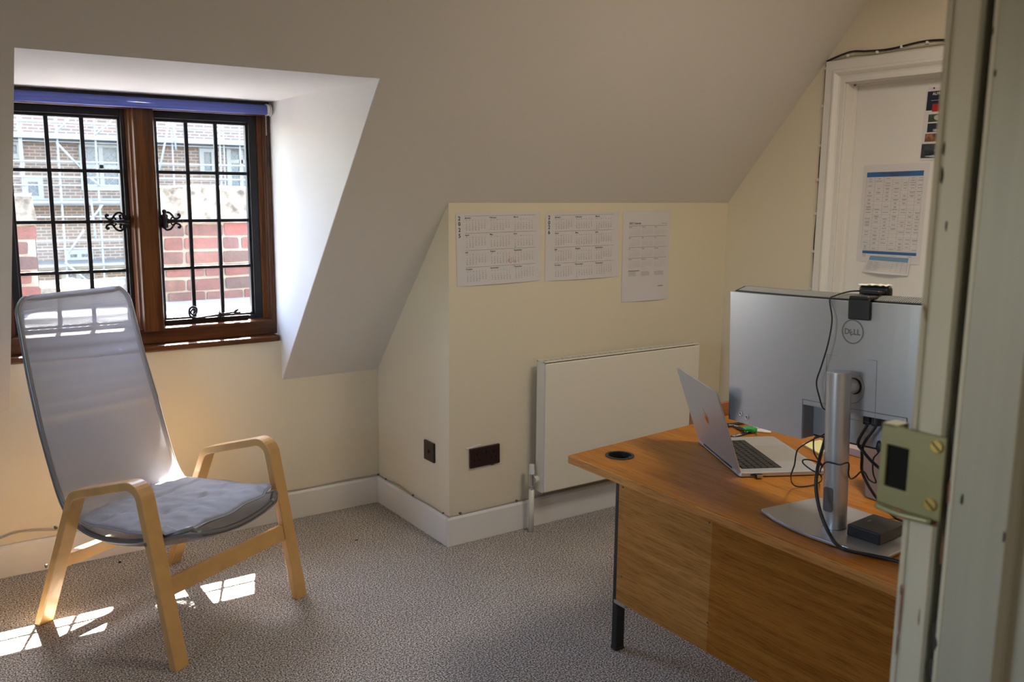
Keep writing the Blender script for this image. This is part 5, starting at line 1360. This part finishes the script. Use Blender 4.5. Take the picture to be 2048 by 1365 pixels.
def side(a_, b_, c_, d_): bm.faces.new((Vg[0][a_][b_], Vg[0][c_][d_], Vg[1][c_][d_], Vg[1][a_][b_]))
for k in range(3): side(k, 0, k+1, 0); side(k, 3, k+1, 3); side(0, k, 0, k+1); side(3, k, 3, k+1)
side(1, 1, 2, 1); side(1, 2, 2, 2); side(1, 1, 1, 2); side(2, 1, 2, 2)
link('keep_plate', bm, M_KEEP, kp, bevel=.0012)
bm = bmesh.new(); D_ = .022
B(KX, KX+D_, y_e+.017, ky_f, kz0-.0005, kz0+.003, bm=bm); B(KX, KX+D_, y_e+.017, ky_f, kz1-.003, kz1+.0005, bm=bm); B(KX+.001, KX+D_, ky_f-.003, ky_f+.0005, kz0, kz1, bm=bm); B(KX+D_-.003, KX+D_, y_e+.017, ky_f, kz0, kz1, bm=bm)
link('keep_box', bm, M_KEEP, kp, bevel=.001)
link('keep_lip', tube(spline([Vector((KX+.001, ky_f-.001, kz0-.003)), Vector((KX-.001, (ky_f+ky_n)/2+.008, kz0-.004)), Vector((KX, ky_n+.008, kz0-.002))], 6), .0038, n=8), M_KEEP, kp, smooth=True)
link('keep_hollow_shade', B(KX+.0032, KX+.0042, hy0-.002, hy1+.002, hz0-.002, hz1+.002), M_DARKSLOT, kp)  # near-black sheet stands in for the shade inside the keep
for (px, py) in ((1874, 894), (1861, 1010)):
    q = at(px, py, 0, KX); bm = bmesh.new(); cyl(q+Vector((.001, 0, 0)), q+Vector((-.0018, 0, 0)), .0065, bm=bm, n=18)
    s_o = link('screw', bm, M_BRASS, kp, bevel=.0006)
    link('screw_slot', B(-.0022, -.0017, -.0055, .0055, -.0007, .0007, m=Matrix.Translation(q) @ Matrix.Rotation(math.radians(40), 4, 'X')), M_DARKSLOT, s_o)

rnd = random.Random(12)
def chip(px, py, w, h, xp, m):
    c = at(px, py, 0, xp); n = 12
    pl_ = [(w*math.cos(2*PI*k/n)*rnd.uniform(.55, 1), h*math.sin(2*PI*k/n)*rnd.uniform(.6, 1)) for k in range(n)]
    link('paint_chip', prism(pl_, -.0004, .0008, lambda p, q, t: Vector((xp+t, c.y+p, c.z+q))), m, df)
M_CHIP = mat('bare_red_wood', (.20, .075, .035), .8, var=.3, vscale=60); M_CHIPD = mat('dark_chip', (.035, .025, .018), .8)
for a_ in ((1888, 298, .0016, .007), (1884, 352, .002, .010), (1893, 452, .0012, .006)): chip(*a_, JX, M_CHIPD)
for a_ in ((1801, 1225, .0015, .030), (1802, 1180, .001, .006), (1794, 1290, .0008, .012), (1838, 1236, .0008, .010), (1858, 1046, .012, .0035)): chip(*a_, JX, M_CHIP)
for a_ in ((1910, 745, .001, .006), (1990, 146, .001, .004), (1986, 62, .001, .005), (1868, 1262, .0022, .012), (1870, 1290, .0028, .010), (1862, 1335, .003, .012), (2008, 1075, .0012, .006), (1906, 870, .0009, .012), (1924, 1000, .0016, .006)): chip(*a_, XG-.0003, M_CHIPD)
for a_ in ((1898, 985, .0016, .016), (1884, 1100, .0012, .02)): chip(*a_, XG-.0003, M_CHIP)

# unseen fitting added to go with the ceiling fill light
cl_ = empty('ceiling_fill_fitting', (2.35, 1.25, CEIL), 'unseen square white fitting added for the fill light above the desk', 'lamp')
link('fill_fitting_body', B(2.08, 2.62, .98, 1.52, CEIL-.07, CEIL), M_WHITEPL, cl_, bevel=.01)

# bits on the carpet
def bit(px, py, r, label, m, seed):
    p = at(px, py, 2, .003); bm = bmesh.new(); bmesh.ops.create_icosphere(bm, subdivisions=2, radius=r, matrix=Matrix.Translation(p) @ Matrix.Diagonal((1, 1, .5, 1)))
    rough(bm, r*.5, 120, seed); o = link('carpet_crumb', bm, m, None, smooth=True); setp(o, label, 'debris')
M_CRUMB = mat('dark_crumb', (.02, .014, .012), .9)
bit(713, 1081, .005, 'small black speck on the carpet before the skirting corner', M_CRUMB, 1)
bit(239, 1125, .006, 'dark crumb on the carpet behind the armchair', M_CRUMB, 2)
p0 = at(422, 1104, 1, Y1-.030); bm = bmesh.new()
bm.free()
lf = [at(244, 1105, 2, .004), at(250, 1101, 2, .012), at(258, 1096, 2, .016)]
o = link('dead_leaf', tube(lf, [.001, .005, .001], n=6, flat=(Vector((0, 0, 1)), .25)), M_CRUMB, None, smooth=True); setp(o, 'thin dark leaf on the carpet against the skirting', 'leaf')
